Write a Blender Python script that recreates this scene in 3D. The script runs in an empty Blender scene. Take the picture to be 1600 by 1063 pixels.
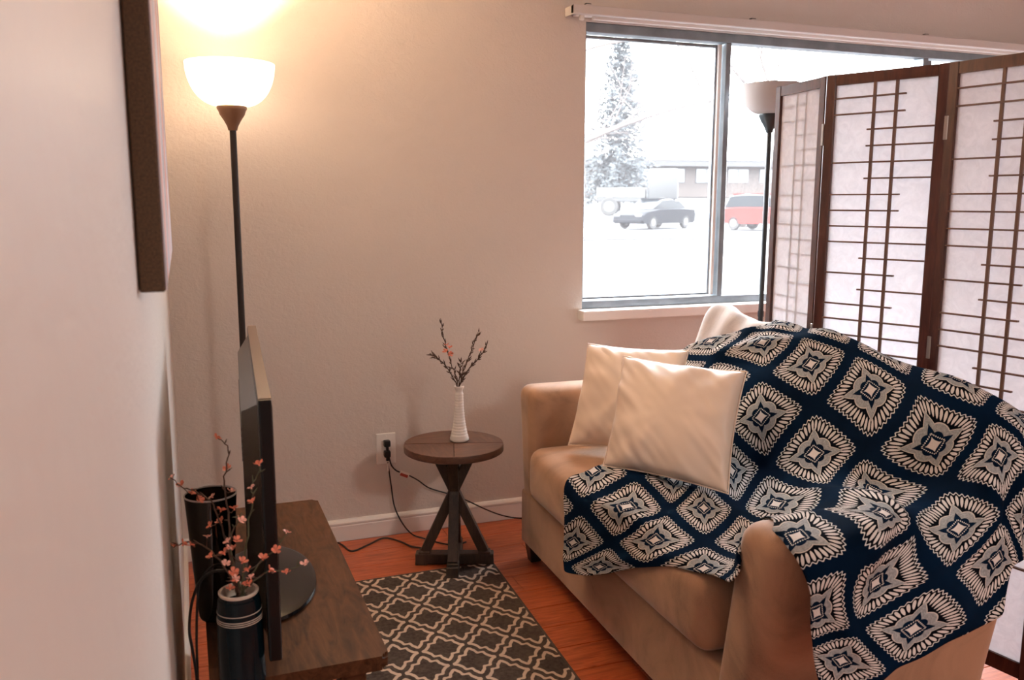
import bpy, bmesh, math, random
import numpy as np
from mathutils import Vector, Matrix
from mathutils.geometry import delaunay_2d_cdt

S = bpy.context.scene
COL = S.collection
R = math.radians
rnd = random.Random(7)

# ------------------------------------------------------------------ camera, world, sun, room fill light, exposure
YB = 3.19                                   # room-side face of the window wall
cam = bpy.data.objects.new('camera', bpy.data.cameras.new('camera'))
COL.objects.link(cam)
S.camera = cam
cam.location = (0.05, 0.0, 1.28)
cam.rotation_euler = (R(90 - 9.015), R(-0.12), R(-20.7))
cam.data.lens = 1359.5 * 36 / 1600
cam.data.sensor_width = 36
cam.data.clip_start = 0.01
cam.data.clip_end = 400
cam.data.dof.use_dof = True
cam.data.dof.focus_distance = 2.5
cam.data.dof.aperture_fstop = 6.3

world = bpy.data.worlds.new('world')
S.world = world
world.use_nodes = True
wn = world.node_tree
bg = wn.nodes['Background']
bg.inputs['Color'].default_value = (0.93, 0.96, 1.0, 1)
bg.inputs['Strength'].default_value = 16.0

sun = bpy.data.objects.new('sun', bpy.data.lights.new('sun', 'SUN'))
COL.objects.link(sun)
sun.data.energy = 8
sun.data.angle = R(1.0)
sun.data.color = (1, .95, .88)
sun.rotation_euler = (R(50), 0, R(-75))      # high, from the left and a little behind the house

room_fill = bpy.data.objects.new('ceiling_lamp_light', bpy.data.lights.new('ceiling_lamp_light', 'AREA'))  # added fill from behind the camera; no fixture belongs to it
COL.objects.link(room_fill)
room_fill.data.shape = 'DISK'
room_fill.data.size = 0.5
room_fill.data.energy = 33
room_fill.data.color = (1.0, .93, .84)
room_fill.location = (2.0, -1.3, 2.40)

portal = bpy.data.objects.new('window_portal', bpy.data.lights.new('window_portal', 'AREA'))
COL.objects.link(portal)
portal.data.shape = 'RECTANGLE'
portal.data.size = 2.36
portal.data.size_y = 1.12
portal.data.cycles.is_portal = True
portal.location = (2.74, YB + .16, 1.41)
portal.rotation_euler = (R(-90), 0, 0)

S.view_settings.view_transform = 'Standard'
S.view_settings.look = 'None'
S.view_settings.exposure = 0.90
S.view_settings.gamma = 1.0
S.view_settings.use_curve_mapping = False
S.cycles.use_denoising = True
S.cycles.max_bounces = 10
S.cycles.transparent_max_bounces = 12
S.cycles.sample_clamp_indirect = 6

# ------------------------------------------------------------------ helpers: objects
def tag(o, label=None, cat=None, group=None, kind=None):
    if label: o['label'] = label
    if cat: o['category'] = cat
    if group: o['group'] = group
    if kind: o['kind'] = kind
    return o

def empty(name, loc=(0, 0, 0), rz=0.0, label=None, cat=None, group=None, kind=None):
    o = bpy.data.objects.new(name, None)
    COL.objects.link(o)
    o.location = loc
    o.rotation_euler = (0, 0, rz)
    o.empty_display_size = .05
    return tag(o, label, cat, group, kind)

def link_mesh(name, me, mat, parent=None, smooth=False, autos=None):
    o = bpy.data.objects.new(name, me)
    COL.objects.link(o)
    if mat is not None:
        if len(me.materials) == 0:
            for m in (mat if isinstance(mat, (list, tuple)) else [mat]): me.materials.append(m)
    if parent is not None: o.parent = parent
    if smooth:
        me.polygons.foreach_set('use_smooth', [True] * len(me.polygons))
        if autos is not None:
            try: me.set_sharp_from_angle(angle=R(autos))
            except Exception: pass
    me.update()
    return o

class MB:
    def __init__(s): s.bm = bmesh.new()
    def box(s, x0, x1, y0, y1, z0, z1, bev=0.0, seg=2, mi=0):
        v = [s.bm.verts.new(p) for p in ((x0,y0,z0),(x1,y0,z0),(x1,y1,z0),(x0,y1,z0),(x0,y0,z1),(x1,y0,z1),(x1,y1,z1),(x0,y1,z1))]
        fs = [s.bm.faces.new([v[i] for i in q]) for q in ((3,2,1,0),(4,5,6,7),(0,1,5,4),(1,2,6,5),(2,3,7,6),(3,0,4,7))]
        for f in fs: f.material_index = mi
        if bev > 0:
            es = set(e for f in fs for e in f.edges)
            bmesh.ops.bevel(s.bm, geom=list(es), offset=bev, segments=seg, profile=.6, affect='EDGES')
        return s
    def bar(s, a, b, w, h, up=(0,0,1), bev=0.0, ext=0.0):
        a, b = Vector(a), Vector(b)
        d = (b - a).normalized()
        a, b = a - d*ext, b + d*ext
        u = Vector(up)
        x = d.cross(u).normalized()
        y = x.cross(d).normalized()
        vs = []
        for p in (a, b):
            for sx, sy in ((-1,-1),(1,-1),(1,1),(-1,1)):
                vs.append(s.bm.verts.new(p + x*(sx*w/2) + y*(sy*h/2)))
        fs = [s.bm.faces.new([vs[i] for i in q]) for q in ((0,1,2,3),(7,6,5,4),(1,0,4,5),(2,1,5,6),(3,2,6,7),(0,3,7,4))]
        if bev > 0:
            es = set(e for f in fs for e in f.edges)
            bmesh.ops.bevel(s.bm, geom=list(es), offset=bev, segments=1, affect='EDGES')
        return s
    def tube(s, pts, r, n=8, cap=True):
        pts = [Vector(p) for p in pts]
        rs = r if isinstance(r, (list, tuple)) else [r]*len(pts)
        rings = []
        nrm = None
        for i, p in enumerate(pts):
            t = (pts[min(i+1, len(pts)-1)] - pts[max(i-1, 0)]).normalized()
            if nrm is None:
                nrm = t.orthogonal().normalized()
            nrm = (nrm - t*nrm.dot(t))
            nrm = nrm.normalized() if nrm.length > 1e-6 else t.orthogonal().normalized()
            b = t.cross(nrm)
            rings.append([s.bm.verts.new(p + (nrm*math.cos(2*math.pi*k/n) + b*math.sin(2*math.pi*k/n))*rs[i]) for k in range(n)])
        for a, b in zip(rings, rings[1:]):
            for k in range(n):
                s.bm.faces.new((a[k], a[(k+1)%n], b[(k+1)%n], b[k]))
        if cap:
            s.bm.faces.new(rings[0][::-1]); s.bm.faces.new(rings[-1])
        return s
    def lathe(s, prof, n=40, c=(0,0,0), closed=False):
        c = Vector(c)
        rings = []
        for r, z in prof:
            if r < 1e-5: rings.append([s.bm.verts.new(c + Vector((0,0,z)))])
            else: rings.append([s.bm.verts.new(c + Vector((r*math.cos(2*math.pi*k/n), r*math.sin(2*math.pi*k/n), z))) for k in range(n)])
        prs = list(zip(rings, rings[1:]))
        if closed: prs.append((rings[-1], rings[0]))
        for a, b in prs:
            for k in range(n):
                j = (k+1) % n
                if len(a) == 1 and len(b) == 1: continue
                if len(a) == 1: s.bm.faces.new((a[0], b[j], b[k]))
                elif len(b) == 1: s.bm.faces.new((a[k], a[j], b[0]))
                else: s.bm.faces.new((a[k], a[j], b[j], b[k]))
        return s
    def poly_prism(s, pts, z0, z1, bev=0.0):
        """vertical prism over a list of (x, y)"""
        lo = [s.bm.verts.new((x, y, z0)) for x, y in pts]
        hi = [s.bm.verts.new((x, y, z1)) for x, y in pts]
        n = len(pts)
        f0 = s.bm.faces.new(lo[::-1]); f1 = s.bm.faces.new(hi)
        for k in range(n): s.bm.faces.new((lo[k], lo[(k+1)%n], hi[(k+1)%n], hi[k]))
        if bev: bmesh.ops.bevel(s.bm, geom=list(f0.edges)+list(f1.edges), offset=bev, segments=2, affect='EDGES')
        return s
    def mesh(s, name):
        bmesh.ops.recalc_face_normals(s.bm, faces=s.bm.faces)
        me = bpy.data.meshes.new(name)
        s.bm.to_mesh(me); s.bm.free()
        return me
    def build(s, name, mat, parent=None, smooth=False, autos=35):
        return link_mesh(name, s.mesh(name), mat, parent, smooth, autos)

def spline(pts, n=8):
    """Catmull-Rom through the points"""
    P = [Vector(p) for p in pts]
    P = [P[0]*2 - P[1]] + P + [P[-1]*2 - P[-2]]
    out = []
    for i in range(1, len(P)-2):
        for k in range(n):
            t = k/n
            a, b, c, d = P[i-1], P[i], P[i+1], P[i+2]
            out.append(.5*((2*b) + (c-a)*t + (2*a-5*b+4*c-d)*t*t + (3*b-a-3*c+d)*t**3))
    out.append(P[-2])
    return out

def rounded_rect(x0, x1, y0, y1, r, n=5):
    pts = []
    for cx, cy, a0 in ((x1-r, y1-r, 0), (x0+r, y1-r, 90), (x0+r, y0+r, 180), (x1-r, y0+r, 270)):
        for k in range(n+1):
            a = R(a0 + 90*k/n)
            pts.append((cx + r*math.cos(a), cy + r*math.sin(a)))
    return pts

def subsurf(o, lv=2):
    m = o.modifiers.new('sub', 'SUBSURF'); m.levels = lv; m.render_levels = lv
    return o

# ------------------------------------------------------------------ helpers: shader nodes
class X:
    """a value in a node tree, with arithmetic"""
    nt = None
    def __init__(s, sock): s.s = sock
def mth(op, *a, clamp=False):
    n = X.nt.nodes.new('ShaderNodeMath'); n.operation = op; n.use_clamp = clamp
    for i, v in enumerate(a):
        if isinstance(v, X): X.nt.links.new(v.s, n.inputs[i])
        else: n.inputs[i].default_value = v
    return X(n.outputs[0])
for _n, _o in (('__add__','ADD'),('__sub__','SUBTRACT'),('__mul__','MULTIPLY'),('__truediv__','DIVIDE')):
    setattr(X, _n, (lambda o: lambda s, b: mth(o, s, b))(_o))
for _n, _o in (('__radd__','ADD'),('__rsub__','SUBTRACT'),('__rmul__','MULTIPLY')):
    setattr(X, _n, (lambda o: lambda s, b: mth(o, b, s))(_o))
def absx(a): return mth('ABSOLUTE', a)
def mx(a, b): return mth('MAXIMUM', a, b)
def mn(a, b): return mth('MINIMUM', a, b)
def cosx(a): return mth('COSINE', a)
def sinx(a): return mth('SINE', a)
def frc(a): return mth('FRACT', a)
def lt(a, b, soft): # smooth a < b
    n = X.nt.nodes.new('ShaderNodeMapRange'); n.interpolation_type = 'SMOOTHSTEP'
    d = mth('SUBTRACT', b, a)
    X.nt.links.new(d.s, n.inputs['Value'])
    n.inputs['From Min'].default_value = -soft; n.inputs['From Max'].default_value = soft
    return X(n.outputs['Result'])
def mixc(f, a, b):
    n = X.nt.nodes.new('ShaderNodeMix'); n.data_type = 'RGBA'
    for sock, v in ((n.inputs[0], f), (n.inputs[6], a), (n.inputs[7], b)):
        if isinstance(v, X): X.nt.links.new(v.s, sock)
        elif isinstance(v, (int, float)): sock.default_value = v
        else: sock.default_value = (*v, 1)
    return X(n.outputs[2])
def texco(out='Object'):
    n = X.nt.nodes.new('ShaderNodeTexCoord'); return X(n.outputs[out])
def sep(v):
    n = X.nt.nodes.new('ShaderNodeSeparateXYZ'); X.nt.links.new(v.s, n.inputs[0])
    return X(n.outputs[0]), X(n.outputs[1]), X(n.outputs[2])
def mapping(v, scale=(1,1,1), loc=(0,0,0)):
    n = X.nt.nodes.new('ShaderNodeMapping'); X.nt.links.new(v.s, n.inputs[0])
    n.inputs['Scale'].default_value = scale; n.inputs['Location'].default_value = loc
    return X(n.outputs[0])
def noise(v, scale=5, detail=3, rough=.5, dist=0.0):
    n = X.nt.nodes.new('ShaderNodeTexNoise')
    if v is not None: X.nt.links.new(v.s, n.inputs['Vector'])
    n.inputs['Scale'].default_value = scale; n.inputs['Detail'].default_value = detail
    n.inputs['Roughness'].default_value = rough; n.inputs['Distortion'].default_value = dist
    return X(n.outputs[0])
def ramp(f, stops):
    n = X.nt.nodes.new('ShaderNodeValToRGB'); X.nt.links.new(f.s, n.inputs[0])
    e = n.color_ramp.elements
    while len(e) < len(stops): e.new(.5)
    for k, (p, c) in enumerate(stops): e[k].position = p; e[k].color = (*c, 1)
    return X(n.outputs[0])
def bump(h, strength=.3, dist=.01, normal=None):
    n = X.nt.nodes.new('ShaderNodeBump'); X.nt.links.new(h.s, n.inputs['Height'])
    n.inputs['Strength'].default_value = strength; n.inputs['Distance'].default_value = dist
    return X(n.outputs[0])

def mat(name, color=(.5,.5,.5), rough=.5, metal=0.0, spec=.5, fn=None, **kw):
    """Principled material; fn() may return dict(color=X, rough=X, normal=X)"""
    m = bpy.data.materials.new(name); m.use_nodes = True
    X.nt = m.node_tree
    p = m.node_tree.nodes['Principled BSDF']
    p.inputs['Base Color'].default_value = (*color, 1)
    p.inputs['Roughness'].default_value = rough
    p.inputs['Metallic'].default_value = metal
    p.inputs['Specular IOR Level'].default_value = spec
    for k, v in kw.items():
        p.inputs[k.replace('_', ' ')].default_value = v if not (isinstance(v, tuple) and len(v) == 3) else (*v, 1)
    if fn:
        d = fn()
        for k, s in (('color','Base Color'),('rough','Roughness'),('normal','Normal'),('sheen','Sheen Weight')):
            if k in d: m.node_tree.links.new(d[k].s, p.inputs[s])
    return m

def fine_noise_color(c, amt=.12, scale=60, nscale=None, b=.15, bd=.002):
    def f():
        co = texco()
        n = noise(co, scale, 3)
        lo = tuple(x*(1-amt) for x in c); hi = tuple(min(1, x*(1+amt)) for x in c)
        return dict(color=ramp(n, [(.3, lo), (.7, hi)]), normal=bump(noise(co, nscale or scale*3, 2), b, bd))
    return f

# ------------------------------------------------------------------ materials
def plaster(c):
    def f():
        co = texco()
        n1 = noise(co, 38, 3, .55, .6)
        n2 = noise(co, 6, 2)
        n3 = noise(mapping(co, (1,1,1.4)), 95, 2, .6)
        h = n1*.7 + n3*.35
        return dict(color=mixc(n2*.35, c, tuple(x*.93 for x in c)), normal=bump(h, .42, .006))
    return f
M = {}
M['wall'] = mat('painted_plaster', rough=.42, spec=.35, fn=plaster((.66, .60, .56)))
M['ceiling'] = mat('ceiling_paint', (.8, .77, .73), .8)
M['white_trim'] = mat('white_trim_paint', (.80, .76, .73), .38)
M['white_plastic'] = mat('white_plastic', (.83, .80, .76), .35)
M['sill'] = mat('sill_paint', (.86, .84, .83), .35)
M['aluminium'] = mat('grey_aluminium', fn=fine_noise_color((.22, .25, .28), .15, 14), rough=.38, metal=.55)
M['rail_white'] = mat('rail_white', (.62, .58, .57), .4)
M['rail_under'] = mat('rail_channel', (.85, .84, .84), .3)
M['dark_clip'] = mat('dark_clip', (.05, .05, .05), .5)

def floorwood():
    co = texco('Object')
    oi = X.nt.nodes.new('ShaderNodeObjectInfo')
    rv = X(oi.outputs['Random'])
    cmb = X.nt.nodes.new('ShaderNodeCombineXYZ')
    X.nt.links.new((rv*17.0).s, cmb.inputs[0]); X.nt.links.new((rv*5.0).s, cmb.inputs[1])
    va = X.nt.nodes.new('ShaderNodeVectorMath'); va.operation = 'ADD'
    X.nt.links.new(co.s, va.inputs[0]); X.nt.links.new(cmb.outputs[0], va.inputs[1])
    v = X(va.outputs[0])
    g = noise(mapping(v, (2.2, 22, 6)), 3.2, 5, .6, 1.2)
    g2 = noise(mapping(v, (3, 90, 9)), 4, 2)
    c = ramp(g*.72 + g2*.28, [(.28, (.15, .026, .010)), (.5, (.42, .095, .036)), (.70, (.60, .18, .078))])
    c = mixc(rv*.35, c, (.36, .075, .028))
    return dict(color=c, rough=noise(v, 20, 2)*.12 + .28, normal=bump(g2, .08, .001))
M['floor'] = mat('red_oak_laminate', rough=.33, fn=floorwood)

def espresso():
    co = texco()
    g = noise(mapping(co, (14, 2.5, 14)), 3, 5, .6, 1.5)
    return dict(color=ramp(g, [(.3, (.030, .012, .005)), (.7, (.105, .042, .018))]), rough=noise(co, 30, 2)*.15 + .38)
M['espresso'] = mat('espresso_wood', rough=.4, spec=.12, fn=espresso)
def walnut(ax, lo=(.036, .014, .008), hi=(.135, .06, .034)):
    def f():
        co = texco()
        sc = [16, 16, 16]; sc[ax] = 2.2
        g = noise(mapping(co, tuple(sc)), 3.5, 5, .62, 1.0)
        return dict(color=ramp(g, [(.28, lo), (.72, hi)]), normal=bump(g, .12, .002))
    return f
M['table_x'] = mat('table_wood_grain_x', rough=.42, fn=walnut(0))
M['table_y'] = mat('table_wood_grain_y', rough=.42, fn=walnut(1, (.04, .017, .01), (.13, .058, .034)))
M['table_leg'] = mat('table_leg_wood', rough=.5, fn=walnut(2, (.012, .0075, .005), (.055, .032, .019)))
M['screen_wood'] = mat('screen_mahogany', rough=.33, fn=walnut(2, (.035, .01, .008), (.10, .032, .022)))
M['lattice_wood'] = mat('lattice_wood', (.14, .075, .055), .5)

def paper():
    m = bpy.data.materials.new('rice_paper'); m.use_nodes = True
    nt = m.node_tree; X.nt = nt; nt.nodes.clear()
    out = nt.nodes.new('ShaderNodeOutputMaterial')
    d = nt.nodes.new('ShaderNodeBsdfDiffuse'); t = nt.nodes.new('ShaderNodeBsdfTranslucent')
    co = texco()
    n = noise(co, 26, 4, .6, 2.0)
    c = ramp(n, [(.35, (.80, .80, .83)), (.65, (.88, .88, .91))])
    nt.links.new(c.s, d.inputs[0]); nt.links.new(c.s, t.inputs[0])
    mi = nt.nodes.new('ShaderNodeMixShader'); mi.inputs[0].default_value = .66
    nt.links.new(d.outputs[0], mi.inputs[1]); nt.links.new(t.outputs[0], mi.inputs[2])
    nt.links.new(mi.outputs[0], out.inputs[0])
    return m
M['paper'] = paper()

def dusty_glass():
    m = bpy.data.materials.new('dusty_window_glass'); m.use_nodes = True
    nt = m.node_tree; X.nt = nt; nt.nodes.clear()
    out = nt.nodes.new('ShaderNodeOutputMaterial')
    tr = nt.nodes.new('ShaderNodeBsdfTransparent'); tr.inputs[0].default_value = (.97, .98, .98, 1)
    tl = nt.nodes.new('ShaderNodeBsdfTranslucent'); tl.inputs[0].default_value = (.96, .95, 1, 1)
    gl = nt.nodes.new('ShaderNodeBsdfGlossy'); gl.inputs['Roughness'].default_value = .03
    a = nt.nodes.new('ShaderNodeMixShader')
    n = noise(texco(), 3.0, 4, .6)
    f = n*.009 + .008
    nt.links.new(f.s, a.inputs[0])
    nt.links.new(tr.outputs[0], a.inputs[1]); nt.links.new(tl.outputs[0], a.inputs[2])
    b = nt.nodes.new('ShaderNodeMixShader'); b.inputs[0].default_value = .04
    nt.links.new(a.outputs[0], b.inputs[1]); nt.links.new(gl.outputs[0], b.inputs[2])
    nt.links.new(b.outputs[0], out.inputs[0])
    return m
M['glass'] = dusty_glass()

def suede(c, sc=1.0):
    def f():
        co = texco()
        n = noise(co, 4.2*sc, 4, .6, 1.4)
        w = noise(co, 420, 2)
        return dict(color=ramp(n*.85 + w*.15, [(.3, tuple(x*.62 for x in c)), (.5, c), (.7, tuple(x*1.2 for x in c))]), normal=bump(w, .12, .001))
    return f
M['suede'] = mat('tan_microsuede', rough=.72, spec=.25, fn=suede((.385, .225, .138)), Sheen_Weight=.4, Sheen_Roughness=.4)
M['suede_backlit'] = mat('backlit_microsuede', rough=.75, spec=.25, fn=suede((.46, .40, .375)), Sheen_Weight=.25, Sheen_Roughness=.4)  # sofa suede made paler: window light from behind put into the colour
M['sofa_leg'] = mat('dark_sofa_leg', (.018, .012, .01), .4)
def satin():
    co = texco()
    w = noise(mapping(co, (1,1,1)), 300, 2)
    return dict(normal=bump(w, .06, .001))
M['cream'] = mat('cream_satin', (.80, .65, .53), .42, fn=satin, Sheen_Weight=.2)

M['black_plastic'] = mat('black_plastic', (.003, .003, .0035), .3, spec=.25)
M['black_gloss'] = mat('black_gloss', (.002, .002, .0025), .1, spec=.3)
M['tv_back'] = mat('tv_back_plastic', fn=fine_noise_color((.02, .016, .013), .2, 300), rough=.26)
M['tv_top_lit'] = mat('tv_lamplit_top', (.09, .055, .04), .3)  # black plastic browned: lamp light on the top edge put into the colour
M['cord'] = mat('black_cord', (.008, .008, .008), .45)
M['lamp_metal'] = mat('lamp_dark_bronze', (.02, .013, .01), .32, metal=.3)
M['lamp_black'] = mat('lamp_black_enamel', (.012, .016, .02), .28)
M['pole_bronze'] = mat('lamp_cup_bronze', (.20, .11, .065), .38, metal=.3)

def shade_mat(name, col, emit, ecol):
    m = bpy.data.materials.new(name); m.use_nodes = True
    p = m.node_tree.nodes['Principled BSDF']
    p.inputs['Base Color'].default_value = (*col, 1)
    p.inputs['Roughness'].default_value = .3
    if emit:
        p.inputs['Emission Color'].default_value = (*ecol, 1)
        p.inputs['Emission Strength'].default_value = emit
    return m
M['shade_lit'] = shade_mat('lit_frosted_glass', (.9, .87, .82), 2.5, (1.0, .74, .50))
def shade_unlit():
    m = bpy.data.materials.new('frosted_plastic_shade'); m.use_nodes = True
    nt = m.node_tree; nt.nodes.clear()
    out = nt.nodes.new('ShaderNodeOutputMaterial')
    d = nt.nodes.new('ShaderNodeBsdfDiffuse'); t = nt.nodes.new('ShaderNodeBsdfTranslucent')
    d.inputs[0].default_value = (.46, .42, .41, 1); t.inputs[0].default_value = (.44, .40, .385, 1)
    mi = nt.nodes.new('ShaderNodeMixShader'); mi.inputs[0].default_value = .25
    nt.links.new(d.outputs[0], mi.inputs[1]); nt.links.new(t.outputs[0], mi.inputs[2]); nt.links.new(mi.outputs[0], out.inputs[0])
    return m
M['shade_unlit'] = shade_unlit()

M['vase_white'] = mat('milk_glass', (.80, .74, .68), .3)
M['vase_teal'] = mat('teal_black_ceramic', (.002, .008, .012), .2, spec=.2)
M['vase_cream'] = mat('cream_glaze', (.62, .54, .46), .3)
M['tumbler'] = mat('smoked_black_glass', (.010, .008, .006), .06, spec=.8)
M['tumbler_in'] = mat('bronze_mirror_lining', (.16, .11, .065), .12, metal=.8)
M['twig'] = mat('twig_bark', fn=fine_noise_color((.075, .04, .026), .3, 120), rough=.8)
M['twig_green'] = mat('twig_green_stem', (.07, .075, .04), .7)
M['blossom'] = mat('coral_blossom', fn=fine_noise_color((.72, .22, .13), .3, 140), rough=.6)
M['blossom_pale'] = mat('pale_pink_blossom', fn=fine_noise_color((.80, .42, .34), .25, 140), rough=.6)

def rug():
    co = texco()
    x, y, z = sep(co)
    x = x - y*.047
    u0 = x*(1/.137); v0 = y*(1/.193)
    U = u0 + v0 + .07; V = u0 - v0 - .486
    tau = 2*math.pi
    def sw(t): return sinx(t*tau)*.035 + sinx(t*(3*tau))*.030 + sinx(t*(5*tau))*.012
    g1 = U - sw(V); g2 = V - sw(U)
    d1 = absx(frc(g1) - .5); d2 = absx(frc(g2) - .5)
    d = mn(d1, d2)
    nz = noise(co, 260, 2)
    dd = absx(d - .115) + (nz - .5)*.022
    line = lt(dd, .047, .014)
    pile = noise(mapping(co, (1, 1, 1)), 90, 3)
    dark = ramp(pile, [(.3, (.040, .030, .026)), (.7, (.085, .066, .058))])
    c = mixc(line, dark, (.56, .44, .35))
    return dict(color=c, normal=bump(noise(co, 500, 2) + line*.6, .35, .003))
M['rug'] = mat('trellis_rug_pile', rough=.95, spec=.1, fn=rug)
M['rug_edge'] = mat('rug_binding', (.055, .042, .037), .9)

def medallions():
    uvn = X.nt.nodes.new('ShaderNodeUVMap'); uvn.uv_map = 'UVMap'
    a, b, _ = sep(X(uvn.outputs[0]))
    u = (frc(a + .5) - .5)*1.08; v = (frc(b + .5) - .5)*1.08
    au = absx(u); av = absx(v)
    m = mx(mx(au, av), .0005)
    s = mn(au, av)/m                                   # 0 mid-side .. 1 corner
    sg = s
    N = 5.5
    ph = frc(sg*N + .5) - .5                            # petals, one on each mid-side and half-way corners
    # rounded outer metric
    mo = mth('POWER', mth('POWER', au, 9.0) + mth('POWER', av, 9.0), 1/9.0)
    s4 = mth('POWER', s, 4.0)
    # scalloped outline
    ro = .438 + cosx(ph*(2*math.pi))*.014
    inside = lt(mo, ro, .004)
    outline = lt(absx(mo - ro), .0075, .004)
    # petals
    pr = (mo - .350)/(.068 - s4*.010)
    pp = ph/.33
    petal = lt(pr*pr + pp*pp, 1.0, .22)
    # grey frame: lobed with pointed corners
    bi = .214 + absx(cosx(s*math.pi))*.048 + mth('POWER', s, 12.0)*.022
    frame = lt(m, bi, .004)
    fline = lt(absx(m - bi), .0065, .004)
    # dark flower
    bf = .130 + absx(cosx(s*math.pi))*.036 + mth('POWER', s, 12.0)*.016
    flower = lt(m, bf, .004)
    # beads
    pb = frc(s*3.5 + .5) - .5
    bd = (m - .100)/.0095
    beads = lt(bd*bd + mth('POWER', absx(pb/.30), 2.0), 1.0, .3)
    core = lt(m, .058 + s4*.014, .004)
    co = texco()
    wv = noise(co, 900, 2)
    fade = noise(co, 7, 3)
    navy = ramp(fade, [(.3, (.0015, .0065, .0175)), (.7, (.0027, .0125, .034))])
    ink = (.003, .004, .007)
    cream = ramp(wv, [(.3, (.56, .52, .50)), (.7, (.72, .68, .66))])
    grey = ramp(noise(co, 220, 2), [(.3, (.22, .235, .245)), (.7, (.36, .375, .385))])
    c = mixc(inside, navy, ink)
    c = mixc(petal*inside, c, cream)
    c = mixc(outline, c, (.66, .65, .64))
    c = mixc(frame, c, grey)
    c = mixc(fline, c, (.55, .51, .48))
    c = mixc(flower, c, navy)
    c = mixc(beads*flower, c, (.62, .58, .54))
    c = mixc(core, c, cream)
    return dict(color=c, normal=bump(wv, .1, .001))
M['throw'] = mat('medallion_print_cotton', rough=.9, spec=.02, fn=medallions)

def artwork():
    co = texco()
    x, y, z = sep(co)
    n = noise(mapping(co, (1, 4, 1.6)), 3.0, 2, .5, .4)
    n2 = noise(mapping(co, (1, 5, 1.2)), 2.2, 1, .5)
    c = ramp(n, [(.30, (.62, .52, .55)), (.42, (.60, .55, .60)), (.55, (.46, .40, .46)), (.62, (.66, .58, .56)), (.70, (.50, .20, .12))])
    c = mixc(lt(n2, .42, .01), c, (.60, .20, .10))
    c = mixc(lt(.60, n2, .01), c, (.10, .08, .09))
    return dict(color=c)
M['art'] = mat('abstract_print', rough=.55, fn=artwork)
M['art_side'] = mat('canvas_wrap_brown', fn=fine_noise_color((.075, .042, .018), .5, 420), rough=.7)
M['tag_white'] = mat('tag_white', (.8, .72, .66), .5)
M['tag_red'] = mat('tag_red', (.45, .06, .04), .5)
M['hinge'] = mat('hinge_steel', (.4, .38, .36), .35, metal=.8)
# outdoors
M['ground'] = mat('pale_dry_ground', rough=.9, fn=fine_noise_color((.024, .0230, .0242), .3, .3, 2))
M['asphalt'] = mat('asphalt', rough=.9, fn=fine_noise_color((.021, .022, .026), .1, 1.5, 9))
M['kerb'] = mat('kerb_concrete', (.06, .058, .056), .85)
M['needle'] = mat('conifer_needles', rough=.8, fn=fine_noise_color((.022, .028, .032), .4, 3))
M['bark'] = mat('tree_bark', rough=.9, fn=fine_noise_color((.045, .036, .034), .3, 8))
M['shrub'] = mat('dry_shrub_twigs', (.035, .026, .022), .9)
M['bwall'] = mat('building_brick_tan', rough=.9, fn=fine_noise_color((.030, .024, .022), .12, 2))
M['broof'] = mat('building_roof', (.05, .05, .052), .8)
M['fascia'] = mat('building_fascia', (.016, .016, .018), .7)
M['bglass'] = mat('building_glass', (.04, .05, .06), .15)
M['car_black'] = mat('car_paint_black', (.004, .005, .007), .6, spec=.08)
M['car_red'] = mat('car_paint_red', (.07, .010, .008), .5, spec=.08)
M['car_glass'] = mat('car_glass', (.006, .008, .010), .2, spec=.12)
M['tyre'] = mat('tyre', (.012, .012, .012), .8)
M['hub'] = mat('wheel_hub', (.05, .05, .05), .4)
M['lampred'] = mat('tail_lamp', (.5, .02, .02), .3)
M['truck_dark'] = mat('truck_dark', (.008, .009, .01), .6)
M['truck_white'] = mat('truck_white', (.035, .035, .035), .5)

# ================================================================== THE SETTING
floor = MB().box(-.12, 4.3, -3.2, YB+.2, -.12, -.008).build('floor', M['floor']); tag(floor, kind='structure')
# planks, laid along the window wall: those the photograph shows one by one
pw, pl_ = .128, .92
meshes = {}
def plank_mesh(x0, x1):
    w = round(x1-x0, 3)
    if w not in meshes:
        meshes[w] = MB().box(0, w-.0012, 0, pw-.0016, -.008, 0, bev=.0012, seg=1).mesh('plank')
    return meshes[w]
row = 0
y = YB - .012
offs = [.04, .55, .30, .80, .15, .62, .42, .05, .7, .28, .5, .9, .2, .6, .35, .75, .1]
while y > 1.0:
    y0 = y - pw
    x = -pl_ + offs[row % len(offs)]*pl_
    while x < 2.6:
        a, b = max(x, .0), min(x+pl_, 2.6)
        if b - a > .05:
            o = link_mesh('plank', plank_mesh(a, b), M['floor'], floor)
            o.location = (a, y0, 0)
        x += pl_
    y = y0; row += 1

WL = MB().box(-.12, 0, -3.2, YB, 0, 2.44).build('wall_left', M['wall']); tag(WL, kind='structure')
WR = MB().box(4.2, 4.32, -3.2, YB, 0, 2.44).build('wall_right', M['wall']); tag(WR, kind='structure')
WF = MB().box(0, 4.2, -3.2, -3.08, 0, 2.44).build('wall_front', M['wall']); tag(WF, kind='structure')
CE = MB().box(-.12, 4.32, -3.2, YB+.18, 2.44, 2.54).build('ceiling', M['ceiling']); tag(CE, kind='structure')
wx0, wx1, wz0, wz1 = 1.56, 3.92, .845, 1.972
b = MB()
b.box(-.12, wx0, YB, YB+.18, 0, 2.44); b.box(wx1, 4.32, YB, YB+.18, 0, 2.44)
b.box(wx0, wx1, YB, YB+.18, 0, wz0); b.box(wx0, wx1, YB, YB+.18, wz1, 2.44)
WB = b.build('wall_back', M['wall']); tag(WB, kind='structure')

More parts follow.
